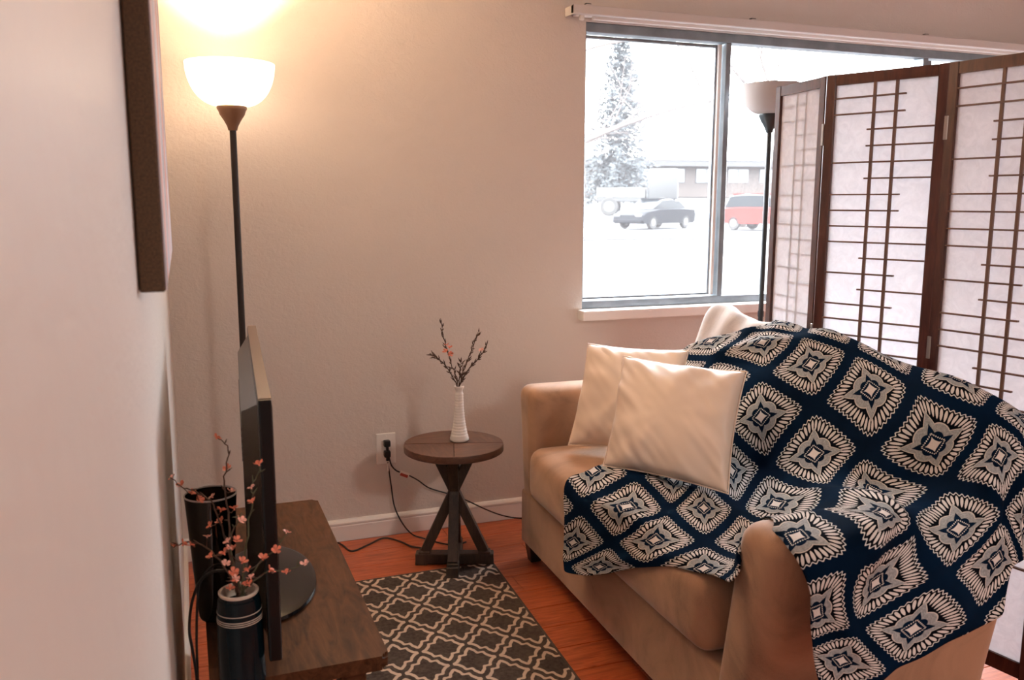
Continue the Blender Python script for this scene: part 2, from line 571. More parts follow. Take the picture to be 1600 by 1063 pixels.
# baseboards with a beaded top
def baseboard(name, a, b, nrm):
    prof = [(0, 0), (.012, 0), (.012, .058), (.010, .062), (.013, .066), (.013, .072), (.009, .080), (.005, .084), (0, .084)]
    m = MB(); bm = m.bm
    A, B, n = Vector(a), Vector(b), Vector(nrm)
    r0 = [bm.verts.new(A + n*p + Vector((0,0,q))) for p, q in prof]
    r1 = [bm.verts.new(B + n*p + Vector((0,0,q))) for p, q in prof]
    k = len(prof)
    for i in range(k): bm.faces.new((r0[i], r0[(i+1)%k], r1[(i+1)%k], r1[i]))
    bm.faces.new(r0); bm.faces.new(r1[::-1])
    return tag(m.build(name, M['white_trim'], smooth=False), kind='structure')
baseboard('baseboard_back', (0, YB, .001), (4.2, YB, .001), (0, -1, 0))
baseboard('baseboard_left', (0, -3.0, .001), (0, YB-.014, .001), (1, 0, 0))

# window: aluminium slider in three lights
win = empty('window_1', (wx0, YB, wz0), kind='structure')
def wb(name, x0, x1, y0, y1, z0, z1, m=M['aluminium'], bev=.002):
    o = MB().box(x0-wx0, x1-wx0, y0-YB, y1-YB, z0-wz0, z1-wz0, bev=bev, seg=1).build(name, m, win)
    return o
fy0, fy1 = YB+.012, YB+.075
wb('frame_head', wx0, wx1, fy0, fy1, 1.936, wz1)
wb('frame_sill', wx0, wx1, fy0, fy1, wz0, .880)
wb('frame_jamb', wx0, wx0+.010, fy0, fy1, .880, 1.936)
wb('frame_jamb', wx1-.025, wx1, fy0, fy1, .880, 1.936)
wb('mullion', 2.212, 2.238, fy0+.002, fy1, .880, 1.936)
wb('mullion', 3.275, 3.305, fy0+.002, fy1, .880, 1.936)
wb('sash_stile', 2.188, 2.204, fy0+.02, fy1-.01, .884, 1.930, M['white_trim'])
wb('sash_stile', 2.178, 2.188, fy0+.03, fy1-.012, .884, 1.930)
wb('sash_stile', 3.315, 3.345, fy0+.02, fy1-.01, .884, 1.930)
wb('sash_rail', 1.572, 2.178, fy0+.03, fy1-.012, .884, .893)
wb('sash_rail', 1.572, 2.178, fy0+.03, fy1-.012, 1.918, 1.930)
for x0, x1 in ((1.571, 2.180), (2.238, 3.275), (3.345, 3.896)):
    wb('pane', x0, x1, fy0+.040, fy0+.044, .884, 1.934, M['glass'], 0)
sill = MB().box(-.018, wx1-wx0+.02, -.055, .075, -.038, .003, bev=.006).build('sill', M['sill'], win)

# ================================================================== OUTSIDE
gnd = MB()
bmg = gnd.bm
ys = [3.5, 12, 40, 47, 58, 75, 130, 220]; zs = [-.02, -.02, 0, .1, 1.45, 1.7, 2.2, 4.0]
g0 = [bmg.verts.new((-150, y_, z_)) for y_, z_ in zip(ys, zs)]; g1 = [bmg.verts.new((260, y_, z_)) for y_, z_ in zip(ys, zs)]
for k in range(len(ys)-1): bmg.faces.new((g0[k], g1[k], g1[k+1], g0[k+1]))
G = gnd.build('ground', M['ground'], smooth=True); tag(G, kind='structure')
bmr = MB()
rb = bmr.bm
q = [rb.verts.new(p) for p in ((-40, 38.5, .012), (120, 27.0, .012), (120, 35.5, .012), (-40, 47, .06))]
rb.faces.new(q)
tag(bmr.build('street', M['asphalt']), kind='structure')
tag(MB().bar((-20, 28.6, .07), (17.2, 26.9, .07), .35, .14, bev=.02).build('kerb', M['kerb'], autos=30), 'low pale concrete kerb beside the street outside the window', 'kerb')

def wheel(parent, x, y_, r=.32, w=.2, name='wheel', hub=True):
    o = MB().lathe([(0, -w/2), (r*.6, -w/2), (r*.92, -w/2), (r, -w*.3), (r, w*.3), (r*.92, w/2), (r*.6, w/2), (0, w/2)], 20).build(name, M['tyre'], parent, True)
    o.rotation_euler = (R(90), 0, 0); o.location = (x, y_, r)
    if hub:
        h = MB().lathe([(0, -w*.56), (r*.55, -w*.52), (r*.6, -w*.3), (r*.6, w*.3), (r*.55, w*.52), (0, w*.56)], 16).build('hub_cap', M['hub'], o, True)
    return o

def car(name, loc, rz, paint, label, suv=False):
    c = empty(name, loc, rz, label, 'car')
    # side profile (x along the car, z up), lofted over three widths
    if suv:
        body = [(-2.15,.35),(-2.2,.75),(-2.15,1.0),(-1.0,1.05),(.9,1.05),(2.05,1.0),(2.2,.8),(2.2,.45),(2.1,.3),(-2.05,.3)]
        top = [(-2.05,1.02),(-1.75,1.58),(-.9,1.66),(.3,1.62),(.95,1.05)]
    else:
        body = [(-2.2,.40),(-2.25,.70),(-2.15,.93),(-1.3,.97),(.9,.95),(1.9,.82),(2.2,.66),(2.25,.4),(2.1,.26),(-2.05,.26)]
        top = [(-1.75,.95),(-1.05,1.36),(-.2,1.43),(.45,1.38),(1.25,.93)]
    def loft(prof, ws, bev):
        m = MB(); bm = m.bm
        rings = []
        zmax = max(p[1] for p in prof); zmin = min(p[1] for p in prof)
        for y_, f in ws:
            rings.append([bm.verts.new((x_*(1-.03*f), y_, z_ - (z_-zmin)*.06*f)) for x_, z_ in prof])
        k = len(prof)
        for a_, b_ in zip(rings, rings[1:]):
            for i in range(k): bm.faces.new((a_[i], a_[(i+1)%k], b_[(i+1)%k], b_[i]))
        bm.faces.new(rings[0]); bm.faces.new(rings[-1][::-1])
        return m
    loft(body, [(-.88,1),(-.80,0),(.80,0),(.88,1)], 0).build('body', paint, c, True, 40)
    loft(top, [(-.70,1.6),(-.60,0),(.60,0),(.70,1.6)], 0).build('glasshouse', M['car_glass'], c, True, 40)
    tz = top[2][1]
    MB().poly_prism(rounded_rect(top[1][0]+.05, top[3][0]+.05, -.58, .58, .15), tz-.05, tz+.015, bev=.01).build('roof', paint, c, True)
    for x_ in (-1.35, 1.38):
        for y_ in (-.78, .78): wheel(c, x_, y_)
    for y_ in (-.62, .62):
        MB().box(2.10, 2.24, y_-.18, y_+.18, .58, .70, bev=.03).build('head_lamp', M['hub'], c, True)
        MB().box(-2.26, -2.14, y_-.16, y_+.16, .66, .82, bev=.02).build('tail_lamp', M['lampred'], c, True)
    MB().box(2.2, 2.30, -.8, .8, .30, .46, bev=.04).build('bumper', paint, c, True)
    MB().box(-2.30, -2.2, -.8, .8, .32, .5, bev=.04).build('bumper', paint, c, True)
    return c
car('parked_car', (21.6, 37.4, .03), R(205), M['car_black'], 'black sedan parked across the street, seen through left pane')
car('parked_car', (25.4, 33.6, .02), R(-68), M['car_red'], 'red car parked outside behind the black lamp pole', True)

tk = empty('flatbed_truck', (23.6, 42.3, .15), R(-32), 'dark truck with pale wheel parked far off under conifer', 'truck')
MB().box(-2.4, 1.0, -1.0, 1.0, .75, .95, bev=.03, seg=1).build('chassis', M['truck_dark'], tk)
MB().box(-2.4, .2, -.95, .95, .95, 1.5, bev=.04, seg=1).build('cargo_bed', M['truck_white'], tk)
MB().box(.35, 1.9, -.95, .95, .7, 2.5, bev=.12).build('cab', M['truck_dark'], tk, True)
MB().box(1.25, 1.93, -.8, .8, 1.6, 2.25, bev=.04, seg=1).build('windscreen', M['car_glass'], tk)
for x_ in (-1.7, 1.1):
    for y_ in (-.9, .9): wheel(tk, x_, y_, .5, .3)
tk.location.z = .55

bl = empty('long_building', (46, 78, 1.8), R(-12), 'long low building with flat pale roof and dark eave beyond trees', 'building')
MB().box(-26, 30, 0, 12, 0, 3.1).build('wall', M['bwall'], bl)
MB().box(-27, 31, -1.2, 13, 3.55, 3.85, bev=.05, seg=1).build('roof_slab', M['broof'], bl)
MB().box(-27, 31, -1.15, -1.0, 3.05, 3.6).build('fascia', M['fascia'], bl)
for k in range(16):
    x_ = -24 + k*3.4
    f = MB().box(x_, x_+2.3, -.06, .06, 1.4, 2.9, bev=.03, seg=1).build('window', M['fascia'], bl)
    MB().box(x_+.1, x_+1.1, -.09, -.05, 1.5, 2.8).build('pane', M['bglass'], f)
    MB().box(x_+1.2, x_+2.2, -.09, -.05, 1.5, 2.8).build('pane', M['bglass'], f)
for x_, s_ in ((-14.0, 1.0), (2.0, .8), (13, 1.1)):
    MB().box(x_, x_+2.0*s_, 4, 6, 3.85, 3.85+1.2*s_, bev=.05, seg=1).build('rooftop_unit', M['kerb'], bl)

# conifer: trunk, tiers of drooping boughs, tens of thousands of needles gathered into clumps
def conifer(loc, h, rad, label, seed, nb=210):
    r_ = random.Random(seed)
    t = empty('conifer', loc, 0, label, 'tree')
    MB().tube([(0,0,0),(.03,0,h*.5),(0,0,h*.97)], [.17,.11,.02], 8).build('trunk', M['bark'], t, True)
    br = MB(); fo = MB(); bm = fo.bm
    for i in range(nb):
        f = (i + r_.random())/nb
        z = h*(.10 + .88*f)
        L = rad*(1-f)**.55*(.65+.45*r_.random()) + .15
        a = i*2.399 + r_.random()*.6
        d = Vector((math.cos(a), math.sin(a), 0))
        p0 = Vector((0,0,z)); p2 = p0 + d*L + Vector((0,0,-.18*L + .25*f*L)); p1 = (p0+p2)/2 + Vector((0,0,.12*L))
        br.tube([p0, p1, p2], [.03, .02, .006], 4)
        n = int(10 + 16*L)
        for k in range(n):
            s = .15 + .85*r_.random()
            p = p0.lerp(p1, s*2) if s < .5 else p1.lerp(p2, s*2-1)
            p = p + Vector((r_.gauss(0,.10), r_.gauss(0,.10), r_.gauss(-.04,.08)))*(.6+.5*L)
            for _ in range(2):
                dr = (d*.5 + Vector((r_.gauss(0,.7), r_.gauss(0,.7), r_.gauss(-.15,.45)))).normalized()
                ln = .20 + .22*r_.random(); sd = dr.orthogonal().normalized()*.055
                v = [bm.verts.new(p), bm.verts.new(p + dr*ln*.5 + sd), bm.verts.new(p + dr*ln), bm.verts.new(p + dr*ln*.5 - sd)]
                bm.faces.new(v)
    br.build('boughs', M['bark'], t); fol = fo.build('needle_clumps', M['needle'], t)
    fol['kind'] = 'stuff'
    return t
conifer((26.1, 49.9, .4), 11.0, 2.55, 'tall dark conifer outside, rising at left edge of window', 3)

def bare_tree(name, loc, h, label, seed, spread=.5, depth=4, r0=.12, lean=(0,0), m='bark'):
    r_ = random.Random(seed)
    t = empty(name, loc, 0, label, 'tree')
    tr = MB(); tw = MB()
    def grow(mb, p, d, L, r, lv):
        pts = [p]
        dd = d.copy()
        for k in range(4):
            dd = (dd + Vector((r_.gauss(0,.13), r_.gauss(0,.13), r_.gauss(.03,.08)))).normalized()
            pts.append(pts[-1] + dd*(L/4))
        mb.tube(pts, [r, r*.88, r*.76, r*.66, r*.55], 6 if lv < 2 else 4, cap=False)
        if lv >= depth: return
        for k in range(3 if lv < 2 else 2 + (r_.random() < .5)):
            i = r_.choice((2, 3, 4)) if k else 4
            nd = (dd + Vector((r_.gauss(0,spread), r_.gauss(0,spread), r_.gauss(.1,spread*.7)))).normalized()
            grow(tw, pts[i], nd, L*(.6+.2*r_.random()), r*.5, lv+1)
    grow(tr, Vector((0,0,-.1)), Vector((lean[0], lean[1], 1)).normalized(), h*.42, r0, 0)
    tr.build('trunk', M[m], t, True); w = tw.build('branches', M[m], t, True); w['kind'] = 'stuff'
    return t
bt = empty('bare_tree', (4.9, 13.3, 0), 0, 'leafless tree near the house, thick bough crossing left pane', 'tree')
b0 = Vector(bt.location)
MB().tube([p - b0 for p in spline([(4.9,13.3,-.1),(4.95,13.3,1.0),(5.1,13.25,1.7),(5.0,13.3,3.0),(5.15,13.2,4.4)], 4)], [.17-.005*i for i in range(17)], 8).build('trunk', M['bark'], bt, True)
rr_ = random.Random(4)
mb = MB()
bough = spline([(5.08,13.25,1.75),(5.7,13.1,2.0),(6.27,12.97,2.28),(6.9,12.75,2.55),(7.6,12.5,2.78),(8.3,12.3,2.95),(9.2,12.1,3.25)], 4)
mb.tube([p - b0 for p in bough], [.062-.0018*i for i in range(len(bough))], 7)
for k, p in enumerate(bough[4:]):
    for _ in range(2):
        d = Vector((rr_.gauss(.3,.5), rr_.gauss(0,.3), abs(rr_.gauss(.5,.4)))).normalized()
        L = .5 + .9*rr_.random()
        q1 = p + d*L*.5 + Vector((rr_.gauss(0,.06),0,rr_.gauss(0,.06))); q2 = q1 + (d + Vector((rr_.gauss(0,.4),0,rr_.gauss(.1,.4)))).normalized()*L*.6
        mb.tube([p - b0, q1 - b0, q2 - b0], [.013,.009,.004], 5, False)
        q3 = q1 + Vector((rr_.gauss(.2,.4),rr_.gauss(0,.2),rr_.gauss(.2,.3)))
        mb.tube([q1 - b0, q3 - b0], [.007,.003], 4, False)
for pts in ([(5.0,13.3,3.1),(5.8,11.9,3.5),(6.45,10.95,3.5),(6.75,10.8,3.2),(7.0,10.64,2.9)], [(6.75,10.8,3.2),(7.0,10.7,2.6),(7.05,10.68,2.2)], [(5.05,13.25,3.6),(6.2,12.6,4.0),(7.5,12.3,3.9),(8.6,12.2,4.1)]):
    P = spline(pts, 4); mb.tube([p - b0 for p in P], [.026-.017*i/len(P) for i in range(len(P))], 5, False)
w_ = mb.build('branches', M['bark'], bt, True); w_['kind'] = 'stuff'
bare_tree('bare_tree', (12.5, 15.0, 0), 7.5, 'leafless tree whose thin twigs fill top of middle pane', 5, .5, 5, .10)
def shrub(loc, label, seed, h=1.6, n=60):
    r_ = random.Random(seed)
    t = empty('bare_shrub', loc, 0, label, 'shrub')
    mb = MB()
    for k in range(n):
        a = r_.random()*6.28; s = r_.random()*.8
        p = Vector((math.cos(a)*s*.5, math.sin(a)*s*.5, 0)); d = Vector((math.cos(a)*s*.7, math.sin(a)*s*.7, 1)).normalized()
        L = h*(.6+.4*r_.random())
        pts = [p, p+d*L*.5+Vector((r_.gauss(0,.06),r_.gauss(0,.06),0)), p+d*L+Vector((r_.gauss(0,.15),r_.gauss(0,.15),0))]
        mb.tube(pts, [.018,.012,.004], 4, False)
        for j in range(3):
            q_ = pts[1].lerp(pts[2], r_.random()); e_ = q_ + Vector((r_.gauss(0,.25),r_.gauss(0,.25),.3*r_.random()+.1))
            mb.tube([q_, e_], [.008,.003], 3, False)
    o = mb.build('stems', M['shrub'], t); o['kind'] = 'stuff'
    return t
shrub((27.3, 38.5, 0), 'brown bare shrub outside, left of the red car', 2, 2.9, 90)
shrub((30.2, 39.0, 0), 'brown bare shrub outside, behind the red car', 4, 2.7, 80)
shrub((14.5, 41.5, .05), 'low grey shrub under the conifer outside', 6, 1.3, 70)

# ================================================================== CURTAIN RAIL
rail = empty('curtain_rail', (1.47, YB, 1.974), 0, 'white box curtain rail fixed above the window', 'curtain rail')
MB().box(0, 2.6, -.082, -.056, .006, .040, bev=.003, seg=1).build('fascia', M['rail_white'], rail)
MB().box(.03, 2.6, -.055, -.002, .010, .034, bev=.002, seg=1).build('channel', M['rail_under'], rail)
MB().box(.10, 2.6, -.046, -.030, -.003, .010, bev=.001, seg=1).build('glide_track', M['white_plastic'], rail)
MB().box(0, .004, -.082, -.002, .006, .038).build('end_cap', M['rail_white'], rail)
MB().box(.038, .056, -.060, -.045, -.012, .008, bev=.003, seg=1).build('cord_guide', M['white_plastic'], rail)
for x_ in (.055, .80, 1.72):
    br_ = MB().box(x_, x_+.028, -.075, -.001, .040, .0445, bev=.001, seg=1).build('bracket', M['rail_white'], rail)
    MB().box(x_+.002, x_+.026, -.066, -.048, .044, .050, bev=.002, seg=1).build('clip', M['dark_clip'], br_)

# ================================================================== FLOOR LAMPS
def torchiere(loc, H, rr, label, lit):
    t = empty('floor_lamp', loc, 0, label, 'lamp')
    met = M['lamp_metal'] if lit else M['lamp_black']
    MB().lathe([(0,0),(.125,0),(.127,.006),(.12,.014),(.06,.022),(.02,.030),(.014,.05),(0,.05)], 40).build('base', met, t, True)
    zc = H - rr*.98
    MB().tube([(0,0,.03),(0,0,zc*.5),(0,0,zc-.06)], .0105, 14).build('pole', met, t, True)
    MB().lathe([(.0128, zc*.5-.012),(.0128, zc*.5+.012)], 16).build('coupler', met, t, True)
    c0 = zc - .072
    MB().lathe([(0,c0),(.014,c0),(.017,c0+.012),(.026,c0+.03),(.038,c0+.048),(.042,c0+.06),(.046,c0+.066),(.046,c0+.074),(0,c0+.074)], 32).build('cup', M['pole_bronze'] if lit else met, t, True)
    prof = []
    n = 16
    for k in range(n+1):
        a = k/n
        r_ = .035 + (rr-.035)*math.sin(a*math.pi/2)**.85
        z = c0 + .074 + (H - c0 - .074)*(1-math.cos(a*math.pi/2))**.95
        prof.append((r_, z))
    inner = [(max(r_-.004, .001), z + (.002 if k == 0 else 0)) for k, (r_, z) in enumerate(prof)]
    sh = MB().lathe([(0, prof[0][1])] + prof + inner[::-1] + [(0, prof[0][1]+.003)], 56).build('shade', M['shade_lit'] if lit else M['shade_unlit'], t, True, 60)
    MB().lathe([(0, c0+.074),(.012,c0+.076),(.012,c0+.10),(.022,c0+.125),(.020,c0+.145),(0,c0+.155)], 16).build('bulb', M['shade_lit'] if lit else M['white_plastic'], t, True)
    if lit:
        L = bpy.data.objects.new('torchiere_light', bpy.data.lights.new('torchiere_light', 'SPOT'))
        COL.objects.link(L)
        L.data.energy = 430; L.data.color = (1.0, .70, .43); L.data.shadow_soft_size = .05
        L.data.spot_size = R(86); L.data.spot_blend = 1.0
        L.parent = t; L.location = (0, 0, H - .085); L.rotation_euler = (R(180), 0, 0)
    return t
torchiere((.222, 2.965, 0), 1.708, .136, 'lit floor lamp with glowing white bowl shade, in the corner', True)
torchiere((2.319, 3.035, 0), 1.752, .121, 'unlit black floor lamp with frosted bowl, behind the screen', False)

# ================================================================== PICTURE
pic = empty('canvas_picture', (0.0, 1.093, 1.60), 0, 'abstract canvas picture with deep brown edge on left wall', 'picture')
PY, PZ = .90, .425
o = MB().box(.0015, .030, 0, PY, -PZ, PZ+.1, bev=.002, seg=1).build('stretched_canvas', M['art_side'], pic)
o = MB().box(.0301, .0312, .003, PY-.003, -PZ+.003, PZ+.097).build('printed_face', M['art'], pic)

# ================================================================== FOLDING SCREEN
KS = .80
scr = empty('folding_screen', (1.91, 1.75, 0), R(0), 'three panel shoji folding screen of dark wood and white paper', 'screen')
ZT = 1.28 + .44*KS
LR = ['L','L','R','R','F','R','L','L','F','F','R','L','R','L','F','F','R','L','F','R','L','R','F','L','R','F','L','F']
def panel(p0, p1, behind):
    p0, p1 = [Vector((.05 + (p[0]-.05)*KS, p[1]*KS)) for p in (p0, p1)]
    d = (p1-p0); W = d.length; ang = math.atan2(d.y, d.x)
    f = MB()
    st, rl, th = .028, .030, .018
    f.box(0, st, -th/2, th/2, .012, ZT, bev=.002, seg=1); f.box(W-st, W, -th/2, th/2, .012, ZT, bev=.002, seg=1)
    f.box(st, W-st, -th/2+.001, th/2-.001, ZT-rl, ZT-.001); f.box(st, W-st, -th/2+.001, th/2-.001, .10, .14)
    fr = f.build('panel_frame', M['screen_wood'], scr)
    fr.location = Vector((p0.x, p0.y, 0)) - scr.location
    fr.rotation_euler = (0, 0, ang)
    s = 1 if behind else -1       # panel's local -y faces the room
    MB().box(st-.004, W-st+.004, -.0008, .0008, .136, ZT-rl+.004).build('paper_sheet', M['paper'], fr)
    y0, y1 = (.0016, .0046) if behind else (-.0075, -.0012)
    for c in (.42, .60):
        hw = .0026 if behind else .0038
        MB().box(W*c-hw, W*c+hw, y0, y1, .14, ZT-rl).build('lattice_strip', M['lattice_wood'], fr)
    for k, t in enumerate(LR):
        z = 1.28 + (.357 - k*.0548)*KS
        if z < .16: break
        a, b_ = {'L': (st, W*.675), 'R': (W*.375, W-st), 'F': (st, W-st)}[t]
        MB().box(a, b_, y0-.002*(not behind), y1+.002*behind, z-(.0013 if behind else .0021), z+(.0013 if behind else .0021)).build('lattice_strip', M['lattice_wood'], fr)
    for z in (1.47, .9, .25):
        MB().box(W-.004, W+.006, -th/2-.003, -th/2+.001, z-.03, z+.03, bev=.001, seg=1).build('hinge', M['hinge'], fr)
    return fr
panel((2.240, 2.885), (2.207, 2.565), True)
panel((2.203, 2.563), (2.367, 2.186), False)
panel((2.367, 2.189), (2.448, 1.772), False)

# ================================================================== RUG
rg = empty('area_rug', (1.034, 2.797, 0), 0, 'grey rug with cream trellis pattern on the wood floor', 'rug')
rw, rl_ = .60, 1.75
def skew(mb):                                    # the rug lies a little out of square
    for v in mb.bm.verts: v.co.x += .047*v.co.y
    return mb
skew(MB().box(-rw+.006, -.006, -rl_+.006, -.006, .0005, .0065, bev=.002, seg=1)).build('pile', M['rug'], rg)
e_ = MB()
e_.box(-rw, -rw+.007, -rl_, 0, .0005, .006); e_.box(-.007, 0, -rl_, 0, .0005, .006)
e_.box(-rw+.007, -.007, -.007, 0, .0005, .006); e_.box(-rw+.007, -.007, -rl_, -rl_+.007, .0005, .006)
skew(e_).build('binding', M['rug_edge'], rg)

# ================================================================== TV CONSOLE
con = empty('media_console', (.21, 1.95, 0), 0, 'low espresso wood media console under the television', 'console')
cx0, cx1, cy0, cy1 = -.155, .160, -.465, .45
MB().poly_prism(rounded_rect(cx0, cx1, cy0, cy1, .014), .422, .45, bev=.006).build('top', M['espresso'], con, True, 40)
MB().box(cx0+.02, cx1-.035, cy0+.03, cy1-.03, .13, .15, bev=.003, seg=1).build('shelf', M['espresso'], con)
MB().box(cx0+.018, cx0+.028, cy0+.06, cy1-.06, .15, .42).build('back_panel', M['espresso'], con)
MB().box(cx0+.03, cx1-.04, -.01, .01, .15, .422).build('divider', M['espresso'], con)
for x_ in (cx0+.012, cx1-.085):
    for y_ in (cy0+.045, cy1-.085):
        MB().box(x_, x_+.05, y_, y_+.05, 0, .422, bev=.003, seg=1).build('leg', M['espresso'], con)

# ================================================================== TELEVISION
tv = empty('television', (.185, 1.90, .45), R(-2.9), 'black flat television seen from behind and edge on', 'television')
MB().box(-.009, .013, -.45, .45, .045, .508, bev=.004, seg=2).build('bezel', M['black_plastic'], tv)
MB().box(-.0085, .0125, -.446, .446, .5082, .5092).build('lit_top_strip', M['tv_top_lit'], tv)  # thin sheet carrying the painted lamp light along the top
MB().box(.0132, .0142, -.432, .432, .065, .492).build('screen', M['black_gloss'], tv)
m_ = MB(); bm = m_.bm
r0 = [bm.verts.new((-.0092, y_, z_)) for y_, z_ in ((-.40,.07),(.41,.07),(.41,.490),(-.40,.490))]
r1 = [bm.verts.new((-.036, y_, z_)) for y_, z_ in ((-.30,.09),(.36,.09),(.36,.455),(-.30,.455))]
for k in range(4): bm.faces.new((r0[k], r0[(k+1)%4], r1[(k+1)%4], r1[k]))
bm.faces.new(r1); bm.faces.new(r0[::-1])
m_.build('rear_housing', M['tv_back'], tv)
for k in range(6):
    MB().box(-.0375, -.0355, -.22+.0, .26, .40-k*.012, .405-k*.012).build('vent_slot', M['black_plastic'], tv)
MB().box(-.03, .0, -.05, .05, .012, .08, bev=.006).build('neck', M['black_plastic'], tv)
sb = MB().lathe([(0,0),(.150,0),(.154,.004),(.152,.010),(.140,.014),(0,.017)], 64).build('stand_base', M['black_gloss'], tv, True)
sb.location = (-.0, -.02, .0005); sb.scale = (.70, 1.3, 1)

# ================================================================== TUMBLER AND BOTTLE WITH BLOSSOMS
t = empty('tapered_tumbler', (.077, 1.76, .4505), 0, 'tall black glass tumbler vase near the wall behind the bottle', 'vase')
MB().lathe([(0,0),(.031,0),(.034,.006),(.0495,.252),(.0500,.256),(.0485,.256),(.048,.252),(.0480,.2500)], 48).build('body', M['tumbler'], t, True)
MB().lathe([(.0478,.252),(.0475,.248),(.032,.02),(0,.016)], 48).build('lining', M['tumbler_in'], t, True)
MB().lathe([(.0480,.2555),(.0504,.2555),(.0506,.2575),(.0492,.2590),(.0480,.2575)], 48, closed=True).build('rim', M['rail_white'], t, True)

t = empty('ceramic_bottle', (.1095, 1.478, .4505), 0, 'dark teal ceramic jar with cream rim and white rings', 'vase')
H_ = .172
MB().lathe([(0,0),(.034,0),(.0385,.004),(.0395,.012),(.0380,.10),(.0365,.145),(.0345,.160),(.0325,H_-.010),(.0318,H_-.004)], 48).build('body', M['vase_teal'], t, True)
MB().lathe([(.0320,H_-.0045),(.0335,H_-.002),(.0335,H_),(.0315,H_+.0015),(.0285,H_),(.0280,H_-.004),(.0275,H_-.02),(.0262,H_-.02)], 48, closed=True).build('rim', M['vase_cream'], t, True)
MB().lathe([(0,H_-.03),(.029,H_-.03)], 32).build('inside', M['black_plastic'], t, True)
for z_ in (.139, .129, .1255, .122):
    rr_ = .0386 - (z_-.10)*(.0018/.045)
    MB().lathe([(rr_-.0015,z_-.0006),(rr_-.0001+.0003,z_-.0006),(rr_-.0001+.0003,z_+.0006),(rr_-.0015,z_+.0006)], 48, closed=True).build('ring', M['vase_cream'], t, True)

TW = {'A': [(.110,1.470,.610),(.110,1.458,.629),(.101,1.476,.686),(.099,1.495,.759),(.096,1.51,.809),(.105,1.518,.845),(.103,1.528,.868),(.090,1.54,.877)],
 'B': [(.112,1.47,.61),(.114,1.457,.635),(.125,1.456,.713),(.136,1.452,.78),(.137,1.446,.81),(.147,1.436,.839),(.15,1.427,.855)],
 'C': [(.108,1.475,.61),(.106,1.461,.637),(.092,1.499,.719),(.078,1.531,.761),(.051,1.564,.777),(.027,1.593,.78),(.010,1.620,.79)],
 'D': [(.107,1.48,.61),(.104,1.462,.637),(.076,1.489,.687),(.043,1.512,.704),(.022,1.527,.698),(.008,1.541,.69)],
 'E': [(.113,1.475,.61),(.118,1.456,.637),(.149,1.442,.686),(.17,1.427,.707),(.187,1.415,.738)],
 'F': [(.115,1.47,.61),(.121,1.455,.635),(.156,1.43,.67),(.182,1.403,.678),(.21,1.378,.696)],
 'G': [(.110,1.468,.61),(.111,1.459,.635),(.101,1.451,.679),(.10,1.441,.728),(.111,1.424,.766),(.117,1.412,.783)]}
BL = [(.07,1.512,.731),(.064,1.491,.72),(.088,1.517,.734),(.109,1.422,.733),(.095,1.405,.728),(.088,1.416,.716),(.068,1.433,.708),(.089,1.413,.70),(.10,1.417,.681),(.122,1.399,.689),(.127,1.415,.669),(.148,1.422,.696),(.17,1.417,.71),(.187,1.415,.739),(.157,1.406,.68),(.182,1.396,.677),(.21,1.378,.696),(.025,1.514,.703),(.037,1.509,.703),(.117,1.414,.769),(.125,1.434,.648),(.095,1.444,.642),(.136,1.436,.815),(.149,1.427,.856),(.136,1.433,.792),(.077,1.569,.763),(.054,1.577,.758),(.044,1.593,.766),(.107,1.518,.787),(.089,1.52,.753),(.103,1.526,.825),(.117,1.425,.768),(.11,1.492,.763),(.010,1.542,.691),(.012,1.62,.79),(.026,1.602,.779),(.089,1.54,.877),(.102,1.404,.676),(.115,1.414,.698),(.10,1.42,.721),(.094,1.41,.738),(.105,1.43,.66),(.118,1.425,.655)]
sp = empty('blossom_spray', (.1095, 1.478, .61), 0, 'coral blossom twigs standing in the dark teal jar', 'flowers')
base = Vector(sp.location)
branches = []
for k, pts in TW.items():
    P = spline(pts, 5)
    n = len(P)
    P = [p + Vector((rnd.gauss(0,.0011), rnd.gauss(0,.0011), rnd.gauss(0,.0011))) - base for p in P]
    mb = MB().tube(P, [.0022 - .0014*i/(n-1) for i in range(n)], 6)
    for j in range(2, n-2, 4):                                     # buds and snapped side shoots
        d = Vector((rnd.gauss(0,1), rnd.gauss(0,1), rnd.gauss(.4,.6))).normalized()
        mb.tube([P[j], P[j]+d*.006, P[j]+d*.012], [.0011,.0014,.0004], 5)
    branches.append((mb.build('twig', M['twig'] if k in 'ACD' else M['twig_green'], sp, True), P))
def blossom_mesh(name, s, seed, m):
    r_ = random.Random(seed)
    mb = MB(); bm = mb.bm
    for k in range(5):
        a = k*2*math.pi/5 + r_.gauss(0,.12)
        d = Vector((math.cos(a), math.sin(a), .35 + r_.gauss(0,.2))).normalized()
        sd = Vector((-math.sin(a), math.cos(a), 0))
        up = d.cross(sd)*-.0
        v = [bm.verts.new(Vector((0,0,0)))]
        for q, w, u in ((.35,.22,.02),(.75,.42,.10),(1.0,.26,.20),(1.04,0,.23),(1.0,-.26,.20),(.75,-.42,.10),(.35,-.22,.02)):
            v.append(bm.verts.new((d*q + sd*w + Vector((0,0,u)))*s))
        bm.faces.new(v)
    mb.tube([(0,0,-.25*s),(0,0,.30*s)], [.13*s,.17*s], 6)
    me = mb.mesh(name); me.materials.append(m)
    return me
bms = [blossom_mesh('blossom', .0082, 1, M['blossom']), blossom_mesh('blossom', .0074, 2, M['blossom_pale']), blossom_mesh('blossom', .0092, 3, M['blossom'])]
